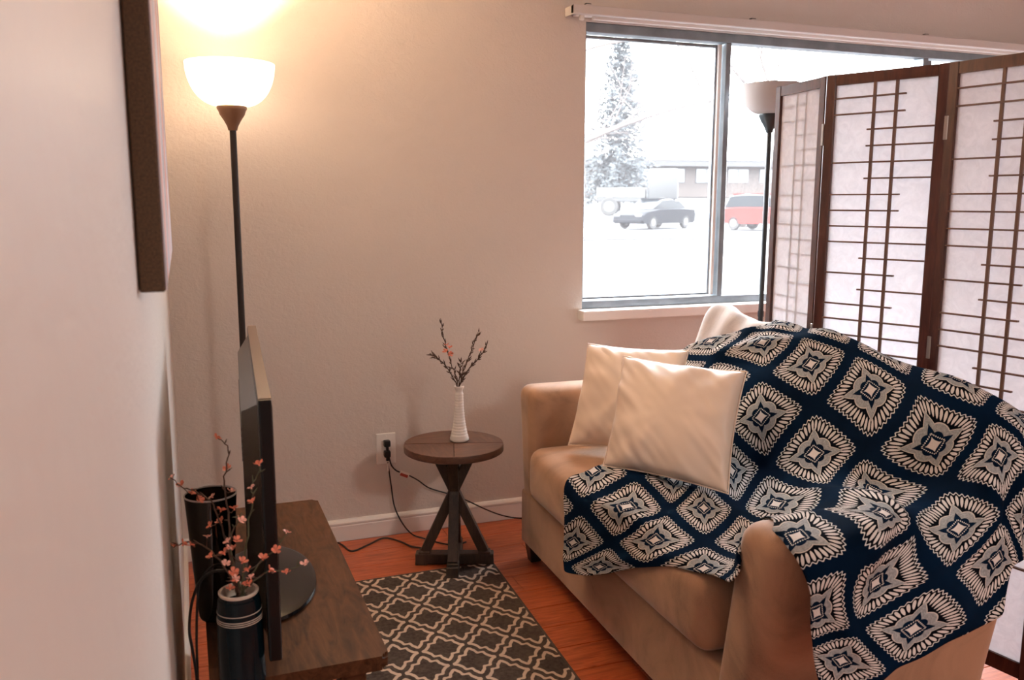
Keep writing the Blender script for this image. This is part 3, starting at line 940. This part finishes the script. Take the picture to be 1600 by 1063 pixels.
for i, p in enumerate(BL):
    p = Vector(p) - base
    o = link_mesh('blossom', bms[(i*7) % 3], None, sp)
    o.location = p
    o.rotation_euler = (rnd.uniform(-.9, .3)+.5, rnd.uniform(-.7,.7), rnd.uniform(0,6.2))
    # stalk to the nearest twig point
    if i % 1 == 0:
        q = min((pt for b_, P in branches for pt in P), key=lambda v: (v-p).length)
        if (q-p).length > .006:
            mid = (p+q)/2 + Vector((0,0,-.004))
            MB().tube([q, mid, p], [.0010,.0008,.0007], 5).build('stalk', M['twig'], sp, True)

# ================================================================== SIDE TABLE
tb = empty('side_table', (.905, 2.835, 0), 0, 'round dark wood side table on trestle X legs', 'table')
zt = .445
ang0 = R(-16.5)
for k in range(4):                                                 # four quarter boards meeting in a cross of seams
    a0 = ang0 + k*math.pi/2 + .006; a1 = ang0 + (k+1)*math.pi/2 - .006
    pts = [(.0012*math.cos((a0+a1)/2), .0012*math.sin((a0+a1)/2))]
    pts += [(.172*math.cos(a0+(a1-a0)*j/14), .172*math.sin(a0+(a1-a0)*j/14)) for j in range(15)]
    o = MB().poly_prism(pts, zt-.020, zt, bev=.0015).build('tabletop_board', M['table_x'] if k % 2 else M['table_y'], tb)
MB().lathe([(.150,zt-.026),(.170,zt-.026),(.1745,zt-.023),(.1750,zt-.006),(.1735,zt-.0005),(.1722,zt-.0005),(.1722,zt-.020),(.150,zt-.0205)], 64, closed=True).build('rim_band', M['table_x'], tb, True, 40)
LA = .36
for s_, aa in ((0, LA), (1, LA - math.pi/2)):
    e = Vector((math.cos(aa), -math.sin(aa), 0)); L_ = .139
    mb = MB().bar(e*-L_ + Vector((0,0,.024)), e*L_ + Vector((0,0,.024)), .042, .040 if s_ else .0395, bev=.003)
    mb.build('foot_beam', M['table_leg'], tb)
    for sg in (-1, 1):
        m_ = MB()
        m_.bar(e*(sg*.085) + Vector((0,0,.0455)), e*(sg*.128) + Vector((0,0,.0455)), .0405, .013, bev=.003)
        m_.bar(e*(sg*.098) + Vector((0,0,.0065)), e*(sg*.140) + Vector((0,0,.0065)), .0425, .012, bev=.002)
        m_.build('foot_block', M['table_leg'], tb)
    for sg in (-1, 1):
        w_ = .036 if s_ else .034
        MB().bar(e*(sg*.105) + Vector((0,0,.048)), e*(-sg*.066) + Vector((0,0,zt-.028)), w_, .034, up=e.cross(Vector((0,0,1))), bev=.002).build('leg', M['table_leg'], tb)
    MB().bar(e*-.12 + Vector((0,0,zt-.027)), e*.12 + Vector((0,0,zt-.027)), .036, .013).build('top_batten', M['table_leg'], tb)

# white milk glass vase with fine ribs
t = empty('bud_vase', (.934, 2.862, zt+.0005), R(0), 'ribbed white bud vase standing on the side table', 'vase')
prof = [(0,0),(.030,0),(.0335,.003),(.0335,.010),(.0310,.018)]
n = 60
for k in range(n+1):
    f = k/n; z_ = .020 + f*.148
    r_ = .0305 - .0155*(f**.75) - .003*math.sin(f*math.pi)
    prof.append((r_ + .0007*math.cos(k*math.pi*2/4), z_))
prof += [(.0135,.172),(.0125,.178),(.0145,.186),(.0178,.192),(.0178,.196),(.0158,.197),(.0122,.190),(.0112,.178),(.012,.15),(0,.148)]
MB().lathe(prof, 40).build('body', M['vase_white'], t, True, 60)
sp2 = empty('twig_sprig', (.934, 2.862, .62), 0, 'thin budding twigs standing in the white bud vase', 'flowers')
b2 = Vector(sp2.location)
for pts in ([(.934,2.862,.60),(.931,2.867,.645),(.913,2.865,.708),(.889,2.867,.788),(.873,2.865,.861)],
            [(.934,2.862,.60),(.936,2.865,.645),(.96,2.865,.712),(.984,2.864,.772),(1.007,2.863,.825)],
            [(.935,2.862,.60),(.938,2.865,.645),(.963,2.838,.705),(.988,2.808,.747),(1.007,2.781,.792)],
            [(.933,2.862,.60),(.927,2.869,.645),(.904,2.873,.696),(.871,2.879,.736),(.844,2.88,.755)],
            [(.934,2.864,.60),(.936,2.868,.66),(.941,2.866,.70),(.944,2.868,.727)]):
    P = [p + Vector((rnd.gauss(0,.0014), 0, rnd.gauss(0,.0014))) - b2 for p in spline(pts, 6)]
    mb = MB().tube(P, [.0025 - .0017*i/(len(P)-1) for i in range(len(P))], 6)
    for j in range(7, len(P)):
        for s_ in (0, 1):
            d = (P[j]-P[j-1]).normalized()
            sd = Vector((rnd.gauss(0,1), rnd.gauss(0,1), rnd.gauss(0,1))).normalized()
            q = P[j] + d*.003*s_
            mb.tube([q, q + (d*.8+sd*.8)*.006, q + (d+sd*.7)*.013], [.0012,.0024,.0004], 5)
    mb.build('twig', M['twig'], sp2, True)
for p in ((.886,2.862,.767),(.900,2.858,.780),(.892,2.862,.790),(.903,2.860,.757),(.996,2.80,.775)):
    o = link_mesh('blossom', bms[0 if p[0] < .95 else 1], None, sp2)
    o.location = Vector(p) - b2; o.rotation_euler = (rnd.uniform(.2,1.2), rnd.uniform(-.5,.5), rnd.uniform(0,6)); o.scale = (1.25,1.25,1.25)

# ================================================================== OUTLET AND CORDS
ot = empty('wall_outlet', (.7405, YB, .347), 0, 'white wall outlet with black plugs beside the side table', 'outlet')
MB().box(-.0375, .0375, -.006, -.0005, -.060, .060, bev=.003).build('cover_plate', M['white_plastic'], ot)
MB().box(-.017, .017, -.0085, -.006, -.034, .034, bev=.002).build('receptacle', M['white_plastic'], ot)
for z_ in (.021, -.021):
    for x_ in (-.006, .006):
        MB().box(x_-.0012, x_+.0012, -.0090, -.0086, z_-.004, z_+.004).build('slot', M['dark_clip'], ot)
for z_ in (.048, -.048):
    MB().lathe([(0,0),(.003,0),(.003,.0012),(0,.0016)], 12).build('screw', M['rail_white'], ot).location = (0, -.0060, z_)
    ot.children[-1].rotation_euler = (R(90), 0, 0)

def cord(name, label, pts, r=.0028, plug=None, n=7):
    t = empty(name, pts[0], 0, label, 'cord')
    b_ = Vector(pts[0])
    MB().tube([p - b_ for p in spline(pts, n)], r, 8).build('cable', M['cord'], t, True)
    if plug:
        p = Vector(plug) - b_
        mb = MB().box(p.x-.012, p.x+.012, p.y-.026, p.y, p.z-.012, p.z+.013, bev=.005)
        mb.box(p.x-.005, p.x+.005, p.y-.024, p.y-.010, p.z-.026, p.z-.010, bev=.003)
        mb.build('plug', M['cord'], t, True)
    return t
c1 = cord('power_cord', 'black cord dropping straight from the lower outlet plug to floor', [(.741,3.163,.298),(.746,3.166,.262),(.7535,3.166,.20),(.764,3.166,.12),(.790,3.155,.055),(.823,3.13,.012),(.86,3.09,.0045),(.91,3.02,.0045),(.955,2.985,.0045),(1.0,3.0,.0045)], plug=(.7405, YB-.0088, .330))
MB().box(-.003, .003, -.003, .003, -.035, -.002, bev=.001, seg=1).build('strain_relief', M['tag_white'], c1)
c2 = cord('power_cord', 'black cord with white and red tag running behind the table', [(.741,3.163,.345),(.752,3.158,.292),(.769,3.165,.266),(.787,3.168,.253),(.823,3.168,.236),(.861,3.168,.211),(.904,3.168,.176),(.977,3.166,.145),(1.051,3.166,.110),(1.131,3.160,.064),(1.199,3.160,.030),(1.268,3.155,.010),(1.36,3.13,.0045)], plug=(.7405, YB-.0088, .371))
b_ = Vector((.741,3.163,.345))
MB().bar(Vector((.789,3.163,.2565))-b_, Vector((.824,3.163,.239))-b_, .002, .011, up=(0,0,1)).build('tag', M['tag_white'], c2)
MB().bar(Vector((.789,3.1625,.247))-b_, Vector((.818,3.1625,.233))-b_, .0016, .011, up=(0,0,1)).build('tag_back', M['tag_red'], c2)
cord('power_cord', 'black cord snaking over the wood floor behind the console', [(.30,3.12,.0045),(.42,3.15,.0045),(.53,3.165,.0045),(.555,3.135,.0045),(.578,3.064,.0045),(.644,3.100,.0045),(.715,3.148,.0045),(.764,3.098,.0045),(.797,3.028,.0045),(.85,2.99,.0045)], .0032)
cord('power_cord', 'black cable looping behind the console beside the left wall', [(.155,1.62,.475),(.120,1.575,.60),(.083,1.555,.63),(.053,1.574,.612),(.034,1.585,.568),(.026,1.579,.517),(.030,1.559,.482),(.034,1.55,.43),(.034,1.56,.30),(.04,1.60,.1),(.06,1.66,.0045),(.1,1.8,.0045)], .0026)
cord('power_cord', 'second black cable hanging straight behind the console by left wall', [(.15,1.70,.52),(.09,1.65,.60),(.058,1.635,.595),(.044,1.62,.56),(.038,1.605,.50),(.036,1.595,.45),(.034,1.60,.30),(.04,1.66,.1),(.055,1.75,.0045),(.1,1.9,.0045)], .0024)

# ================================================================== SOFA
so = empty('loveseat', (1.14, 2.82, 0), R(-1.7), 'tan microsuede loveseat with flared arms against the screen', 'sofa')
def soft_box(name, x0, x1, y0, y1, z0, z1, r, mat_, parent, crown=0.0, n=14, fn=None, puff=(0,0)):
    """rounded box with even quads; crown lifts the top, puff swells the x faces"""
    bm = bmesh.new()
    r = min(r, .45*min(x1-x0, y1-y0, z1-z0))
    h = Vector(((x1-x0)/2, (y1-y0)/2, (z1-z0)/2)); c = Vector(((x0+x1)/2, (y0+y1)/2, (z0+z1)/2))
    def ticks(hh):
        k = max(4, int(n*hh/max(h)))
        core = [(-hh+r) + (2*(hh-r))*i/k for i in range(k+1)]
        e = [r*(1-math.cos(a*math.pi/8)) for a in range(4)]
        return [-hh + r*(1-math.cos(a*math.pi/2/4)) for a in range(4)] + core + [hh - r*(1-math.cos(a*math.pi/2/4)) for a in (3,2,1,0)]
    T = [ticks(h[i]) for i in range(3)]
    cache = {}
    def vert(i, j, k):
        key = (i, j, k)
        if key not in cache:
            p = Vector((T[0][i], T[1][j], T[2][k]))
            q = Vector([max(-(h[a]-r), min(h[a]-r, p[a])) for a in range(3)])
            d = p - q
            if d.length > 1e-9: p = q + d.normalized()*r
            u, v, w = p.x/h.x, p.y/h.y, p.z/h.z
            p.z += crown*max(0, w)*(1-u*u)*(1-v*v*v*v)
            p.x += (puff[1] if u > 0 else -puff[0])*abs(u)*(1-v*v*v*v)*(1-w*w)
            p = p + c
            if fn: p = Vector(fn(p))
            cache[key] = bm.verts.new(p)
        return cache[key]
    nx, ny, nz = (len(t_) for t_ in T)
    for a in range(nx-1):
        for b_ in range(ny-1):
            bm.faces.new((vert(a,b_,0), vert(a,b_+1,0), vert(a+1,b_+1,0), vert(a+1,b_,0)))
            bm.faces.new((vert(a,b_,nz-1), vert(a+1,b_,nz-1), vert(a+1,b_+1,nz-1), vert(a,b_+1,nz-1)))
    for a in range(nx-1):
        for k in range(nz-1):
            bm.faces.new((vert(a,0,k), vert(a+1,0,k), vert(a+1,0,k+1), vert(a,0,k+1)))
            bm.faces.new((vert(a,ny-1,k), vert(a,ny-1,k+1), vert(a+1,ny-1,k+1), vert(a+1,ny-1,k)))
    for b_ in range(ny-1):
        for k in range(nz-1):
            bm.faces.new((vert(0,b_,k), vert(0,b_,k+1), vert(0,b_+1,k+1), vert(0,b_+1,k)))
            bm.faces.new((vert(nx-1,b_,k), vert(nx-1,b_+1,k), vert(nx-1,b_+1,k+1), vert(nx-1,b_,k+1)))
    bmesh.ops.recalc_face_normals(bm, faces=bm.faces)
    me = bpy.data.meshes.new(name); bm.to_mesh(me); bm.free()
    return link_mesh(name, me, mat_, parent, True)

# base: front rail and body
soft_box('base', .010, .63, -1.395, -.005, .062, .262, .014, M['suede'], so)
# bench seat cushion
soft_box('seat_cushion', -.014, .47, -1.275, -.135, .264, .452, .045, M['suede'], so, crown=.006, n=30, puff=(.012, 0))
# back
def lean(p):
    p = Vector(p); p.x += max(0, p.z-.262)*.09; return p
soft_box('back', .56, .615, -1.40, -.005, .20, .735, .022, M['suede'], so, fn=lean)
def dimple(p):
    return p
def far_arm(p):
    t_ = (p.z-.06)/.58
    w = .128 + .02*t_
    yo = .002 + .02*t_
    f = (p.y + .13)/.13            # 0 inner .. 1 outer
    p = Vector(p)
    p.y = (yo - w) + f*w
    p.x += -.02*t_*(1 if p.x < .2 else 0)
    return p
soft_box('arm', .022, .66, -.13, 0, .06, .645, .042, M['suede'], so, fn=far_arm, n=20)
def near_arm(p):
    t_ = (p.z-.06)/.58
    f = (p.y + 1.40)/.14           # 1 inner .. 0 outer
    tt = t_**1.15
    yin = -1.265 - (0)  + .0 + (.105*-tt)
    yout = -1.402 - .145*tt + .05*max(0, min(1, (p.x-.12)/.3))*tt
    p = Vector(p)
    p.y = yout + f*(yin-yout)
    p.x += -.012*t_*(1 if p.x < .2 else 0)
    p.z -= .03*tt*max(0, min(1, (p.x-.2)/.25))
    return p
soft_box('arm', .005, .69, -1.40, -1.26, .06, .640, .050, M['suede'], so, fn=near_arm, n=22)
# loose back cushions
def back_cushion(y0, y1, zt_, ear):
    def f(p):
        # local: thickness along x, lean back
        u = (p.z-.462)/(zt_-.462)
        v = (p.y-y0)/(y1-y0)*2-1
        p = Vector(p)
        p.z -= u*u*(.016*(1-v) if ear else .008*(1-v**4)) + ear*.010*u**3*math.sin(5*v+1)
        p.x = .452 + (p.x-.452)*(1-.55*u)
        wr = .006*math.sin(14*v + 5*u) * u*u * ear
        p.x += (.36 if ear else .40)*(p.z-.48) + wr
        if ear:
            p.z += .008*math.sin(9*p.y*6)*u**3*0
            p.y += .03*(1-u)*max(0, v)**3
        return p
    return soft_box('back_cushion', .452, .585, y0, y1, .462, zt_, .05, M['suede_backlit'], so, n=22, fn=f, puff=(.0, .02))
back_cushion(-.80, -.222, .93, 1.0)
back_cushion(-1.29, -.805, .815, 0.0)
for x_, y_ in ((.045,-.055),(.60,-.055),(.045,-1.345),(.60,-1.345)):
    m_ = MB(); bm = m_.bm
    a_ = [bm.verts.new((x_+dx*.018, y_+dy*.018, 0)) for dx, dy in ((-1,-1),(1,-1),(1,1),(-1,1))]
    b4 = [bm.verts.new((x_+dx*.027, y_+dy*.027, .064)) for dx, dy in ((-1,-1),(1,-1),(1,1),(-1,1))]
    for k in range(4): bm.faces.new((a_[k], a_[(k+1)%4], b4[(k+1)%4], b4[k]))
    bm.faces.new(a_[::-1]); bm.faces.new(b4)
    m_.build('leg', M['sofa_leg'], so)
# welts along the cushion's front edges
from mathutils import noise as mnoise

# ================================================================== THROW: print lattice (a, b) laid over the loveseat
KP = {(-3,-3):(1.176,2.276,.478),(-2,-3):(1.12,1.948,.478),(-1,-2):(1.302,1.879,.478),(-2,-2):(1.355,2.117,.478),(0,-2):(1.276,1.646,.478),
(-1,-1):(1.548,2.104,.487),(0,-1):(1.488,1.819,.487),(-1,-3):(1.112,1.795,.448),(0,-3):(1.112,1.577,.463),(-2,-4):(1.085,2.221,.287),(-1,-4):(1.085,2.032,.288),
(0,0):(1.604,1.818,.615),(1,0):(1.591,1.59,.582),(-1,0):(1.62,2.074,.656),(-1,1):(1.69,1.95,.83),(0,1):(1.681,1.71,.807),(1,1):(1.649,1.469,.727),(-2,1):(1.70,2.172,.854),
(-2,0):(1.637,2.349,.699),(-3,1):(1.687,2.446,.822),(-3,0):(1.631,2.548,.682),(-1,2):(1.74,1.946,.928),(0,2):(1.75,1.757,.882),(1,2):(1.74,1.504,.87),
(-1,3):(1.772,2.006,.83),(0,3):(1.80,1.807,.78),(1,3):(1.83,1.504,.75),(-2,2):(1.752,2.166,.896),(2,2):(1.79,1.36,.80),(2,1):(1.685,1.33,.738),(2,0):(1.532,1.285,.609),
(3,0):(1.611,1.26,.544),(3,1):(1.696,1.28,.60),(2,-1):(1.262,1.235,.556),(3,-1):(1.348,1.215,.455),(3,-2):(1.177,1.215,.424),(2,-2):(1.121,1.225,.526),(4,-1):(1.461,1.21,.343),
(1,-2):(1.126,1.29,.64),(1,-1):(1.334,1.286,.668)}
kk = np.array(list(KP.keys()), float); kp = np.array(list(KP.values()))
def phi(d): return np.where(d > 0, d*d*np.log(d + 1e-12), 0)
nK = len(kk)
A = np.zeros((nK+3, nK+3)); A[:nK,:nK] = phi(np.linalg.norm(kk[:,None]-kk[None], axis=-1)) + .01*np.eye(nK)
A[:nK,nK] = 1; A[:nK,nK+1:] = kk; A[nK:,:nK] = A[:nK,nK:].T
rhs = np.zeros((nK+3, 3)); rhs[:nK] = kp
WT = np.linalg.solve(A, rhs)
def drape(q):
    q = np.asarray(q, float)
    return np.hstack([phi(np.linalg.norm(q[:,None]-kk[None], axis=-1)), np.ones((len(q),1)), q]) @ WT
outline = [(-3.45,.8),(-3.2,1.05),(-2.85,1.3),(-2.35,1.8),(-2.0,2.3),(-1.4,2.5),(.5,2.6),(1.6,2.6),(2.6,2.2),(3.3,1.3),(3.4,.7),(3.3,.22),(3.5,.05),(3.8,-.15),(3.52,-.85),(3.45,-1.45),(3.55,-1.8),(3.6,-2.15),(3.35,-2.5),(3.1,-2.45),(2.5,-2.2),(1.75,-2.05),(1.4,-2.1),(1.1,-2.15),(.6,-2.15),(.62,-2.5),(.75,-2.95),(.25,-3.0),(-.35,-3.25),(-.65,-3.65),(-.75,-4.05),(-.9,-4.3),(-1.35,-4.6),(-1.8,-4.35),(-2.8,-3.7),(-3.1,-3.4),(-3.05,-2.85),(-2.75,-2.3),(-2.7,-1.6),(-2.75,-.9),(-3.1,-.3),(-3.4,.3)]
# finer outline, slightly rounded
ol = []
for i in range(len(outline)):
    a_, b_ = Vector(outline[i]), Vector(outline[(i+1) % len(outline)])
    k = max(1, int((b_-a_).length/.05))
    ol += [a_.lerp(b_, j/k) for j in range(k)]
for _ in range(3): ol = [(ol[i-1] + ol[i]*2 + ol[(i+1) % len(ol)])/4 for i in range(len(ol))]
olx = np.array([(p.x, p.y) for p in ol])
g = np.stack(np.meshgrid(np.arange(-3.7, 4.1, .046), np.arange(-4.8, 3.4, .046), indexing='ij'), -1).reshape(-1, 2)
ins = np.zeros(len(g), bool)
x1_, y1_ = olx[:,0], olx[:,1]; x2_, y2_ = np.roll(x1_, -1), np.roll(y1_, -1)
for a_, b_, c_, d_ in zip(x1_, y1_, x2_, y2_):
    if b_ == d_: continue
    ins ^= ((b_ > g[:,1]) != (d_ > g[:,1])) & (g[:,0] < (c_-a_)*(g[:,1]-b_)/(d_-b_) + a_)
g = g[ins]
dm = np.min(np.linalg.norm(g[:,None]-olx[None], axis=-1), axis=1) if len(g)*len(olx) < 2e7 else np.concatenate([np.min(np.linalg.norm(g[i:i+2000,None]-olx[None], axis=-1), axis=1) for i in range(0, len(g), 2000)])
g = g[dm > .02]
allp = np.vstack([olx, g])
nb_ = len(olx)
vs, es, fs, *_ = delaunay_2d_cdt([Vector(p) for p in allp], [(i, (i+1) % nb_) for i in range(nb_)], [], 1, 1e-5)
ab = np.array([(v.x, v.y) for v in vs])
P3 = drape(ab)
e_ = .01
n3 = np.cross(drape(ab + [e_, 0]) - P3, drape(ab + [0, e_]) - P3)
n3 /= np.linalg.norm(n3, axis=1)[:,None] + 1e-12
if n3[np.argmin(np.linalg.norm(ab - [-1, -2], axis=1))][2] < 0: n3 = -n3
def wrinkle(a, b):
    p = Vector((a*.55, b*.55, 0))
    w = mnoise.noise(p*1.3)*.006 + mnoise.noise(p*3.1 + Vector((5,2,1)))*.0035
    # long soft folds: on the seat below the pillow, from back corner down to the arm, and on the hanging side
    for (ax, ay, bx, by, wd, am) in FOLDS:
        dx, dy = bx-ax, by-ay; L2 = dx*dx+dy*dy
        t_ = ((a-ax)*dx + (b-ay)*dy)/L2
        tc = max(0, min(1, t_))
        d2 = (a-ax-tc*dx)**2 + (b-ay-tc*dy)**2
        w += am*math.exp(-d2/(wd*wd))*(.35+.65*math.sin(math.pi*max(.08, min(.92, tc))))
    return w
FOLDS = [(-2.6,-3.35,-1.2,-2.85,.14,.020),(-1.2,-3.9,-.3,-2.9,.16,.012),(.4,-.6,2.2,-.5,.20,.028),(.7,-1.4,2.0,-1.2,.16,.012),(1.5,.9,2.7,.25,.15,.016),(2.1,1.5,3.2,.6,.14,.014),(2.2,-.45,3.4,-.6,.16,.014),(1.7,-1.5,3.4,-1.75,.16,.012),(-2.6,.7,-1.2,1.55,.16,.012),(-2.2,.45,-1.4,.7,.14,-.008),(-1.6,-.55,.2,-.45,.22,-.010),(2.55,.6,2.75,-.1,.10,-.012),(0.3,-2.6,.8,-1.2,.2,.008)]
wv_ = np.array([wrinkle(a, b) for a, b in ab])
P3 = P3 + n3*(wv_ + .004)[:,None]
# the cloth rests on what it covers: any point inside the sofa is lifted to its surface, and the lift is spread over the neighbours
from mathutils.bvhtree import BVHTree
bpy.context.view_layer.update()
trees = []
for ch in so.children:
    if ch.name.split('.')[0] in ('base', 'seat_cushion', 'back', 'arm', 'back_cushion'):
        mw = ch.matrix_world
        trees.append(BVHTree.FromPolygons([mw @ v.co for v in ch.data.vertices], [tuple(p.vertices) for p in ch.data.polygons]))
edges = set()
for f in fs:
    for i in range(len(f)):
        a_, b_ = f[i], f[(i+1) % len(f)]
        edges.add((min(a_, b_), max(a_, b_)))
E_ = np.array(list(edges))
deg = np.bincount(E_.ravel(), minlength=len(P3)).astype(float)[:,None]
def nbr_mean(D):
    out = np.zeros_like(D)
    np.add.at(out, E_[:,0], D[E_[:,1]]); np.add.at(out, E_[:,1], D[E_[:,0]])
    return out/np.maximum(deg, 1)
def push(P, gap):
    D = np.zeros_like(P)
    for i in range(len(P)):
        p = Vector(P[i])
        best = None
        for t_ in trees:
            loc, nr, idx, dist = t_.find_nearest(p, .12)
            if loc is None: continue
            sdist = (p - loc).dot(nr)
            if sdist < gap:
                d = nr*(gap - sdist)
                if best is None or d.length > best.length: best = d
        if best is not None: D[i] = best
    return D
for it in range(4):
    D = push(P3, .007)
    Ds = D.copy()
    for _ in range(14):
        Ds = np.where(np.linalg.norm(D, axis=1)[:,None] > np.linalg.norm(Ds, axis=1)[:,None], D, .5*Ds + .5*nbr_mean(Ds))
    P3 = P3 + Ds
P3 = P3 + push(P3, .005)
P3[:,2] = np.maximum(P3[:,2], .03)
me = bpy.data.meshes.new('throw_blanket')
org = Vector((1.45, 1.75, .49))
me.from_pydata([tuple(Vector(p) - org) for p in P3], [], [tuple(f) for f in fs])
uvl = me.uv_layers.new(name='UVMap')
li = np.empty(len(me.loops), dtype=np.int32); me.loops.foreach_get('vertex_index', li)
uvl.data.foreach_set('uv', ab[li].astype(np.float32).ravel())
th = link_mesh('throw_blanket', me, M['throw'], None, True)
th.location = org
tag(th, 'navy throw printed with cream petal medallions, draped over loveseat', 'blanket')
sd = th.modifiers.new('thickness', 'SOLIDIFY'); sd.thickness = .003; sd.offset = -1

# ================================================================== PILLOWS
def pillow(label, bl, br_, tl, tr, T, seed):
    """square cushion between four corners: full middle, thin pinched corners, creases running to the corners"""
    bl, br_, tl, tr = map(Vector, (bl, br_, tl, tr))
    c = (bl+br_+tl+tr)/4
    nrm = (br_-bl).cross(tl-bl).normalized()
    n = 44
    bm = bmesh.new()
    r_ = Vector((seed*3.1, seed*1.7, 0))
    top = {}; bot = {}
    for i in range(n+1):
        for j in range(n+1):
            u = 2*i/n-1; v = 2*j/n-1
            # edges bow in a little between the corners
            uu = u*(1 - .055*(1-v*v)*abs(u)**3); vv = v*(1 - .055*(1-u*u)*abs(v)**3)
            p = bl*((1-uu)*(1-vv)/4) + br_*((1+uu)*(1-vv)/4) + tl*((1-uu)*(1+vv)/4) + tr*((1+uu)*(1+vv)/4)
            h = T*(max(0, 1-u**2)**.55 * max(0, 1-v**2)**.55)**.82
            edge = (1-abs(u))*(1-abs(v))
            a = math.atan2(v, u); rr = math.hypot(u, v)
            w = mnoise.noise(Vector((u*1.6, v*1.6, 0)) + r_)*.010 + .004*math.sin(a*9 + seed + 3*mnoise.noise(Vector((u,v,2))+r_))*min(1, rr)**2
            cr = mnoise.noise(Vector(((u+v)*5.5, (u-v)*1.1, 4)) + r_)*.0085*max(abs(u), abs(v))
            k = min(1, h/(.35*T))
            f_ = p + nrm*(h + (w+cr)*k); g_ = p - nrm*(h*.9)
            top[i,j] = bm.verts.new(f_ - c)
            bot[i,j] = top[i,j] if (i in (0,n) or j in (0,n)) else bm.verts.new(g_ - c)
    for i in range(n):
        for j in range(n):
            bm.faces.new((top[i,j], top[i+1,j], top[i+1,j+1], top[i,j+1]))
            q = (bot[i,j+1], bot[i+1,j+1], bot[i+1,j], bot[i,j])
            bm.faces.new(q)
    bmesh.ops.recalc_face_normals(bm, faces=bm.faces)
    me = bpy.data.meshes.new('throw_pillow'); bm.to_mesh(me); bm.free()
    o = link_mesh('throw_pillow', me, M['cream'], None, True)
    o.location = c
    subsurf(o, 1)
    tag(o, label, 'pillow', 'cream satin pillows on the loveseat')
    # seam cord round the edge
    pts = []
    for k in range(4*16):
        s_, f_ = divmod(k, 16); f_ = f_/16*2-1
        u, v = ((f_,-1),(1,f_),(-f_,1),(-1,-f_))[s_]
        uu = u*(1 - .055*(1-v*v)*abs(u)**3); vv = v*(1 - .055*(1-u*u)*abs(v)**3)
        pts.append(bl*((1-uu)*(1-vv)/4) + br_*((1+uu)*(1-vv)/4) + tl*((1-uu)*(1+vv)/4) + tr*((1+uu)*(1+vv)/4) - c)
    MB().tube(pts + [pts[0]], .0022, 6, False).build('seam', M['cream'], o, True)
    return o
pillow('cream satin pillow in front, tilted, overlapping the other pillow', (1.195,2.255,.500), (1.404,1.915,.497), (1.340,2.416,.799), (1.559,2.071,.797), .068, 1)
pillow('cream satin pillow at back, half hidden against the far arm', (1.222,2.565,.478), (1.46,2.30,.495), (1.350,2.690,.796), (1.590,2.430,.80), .062, 2)
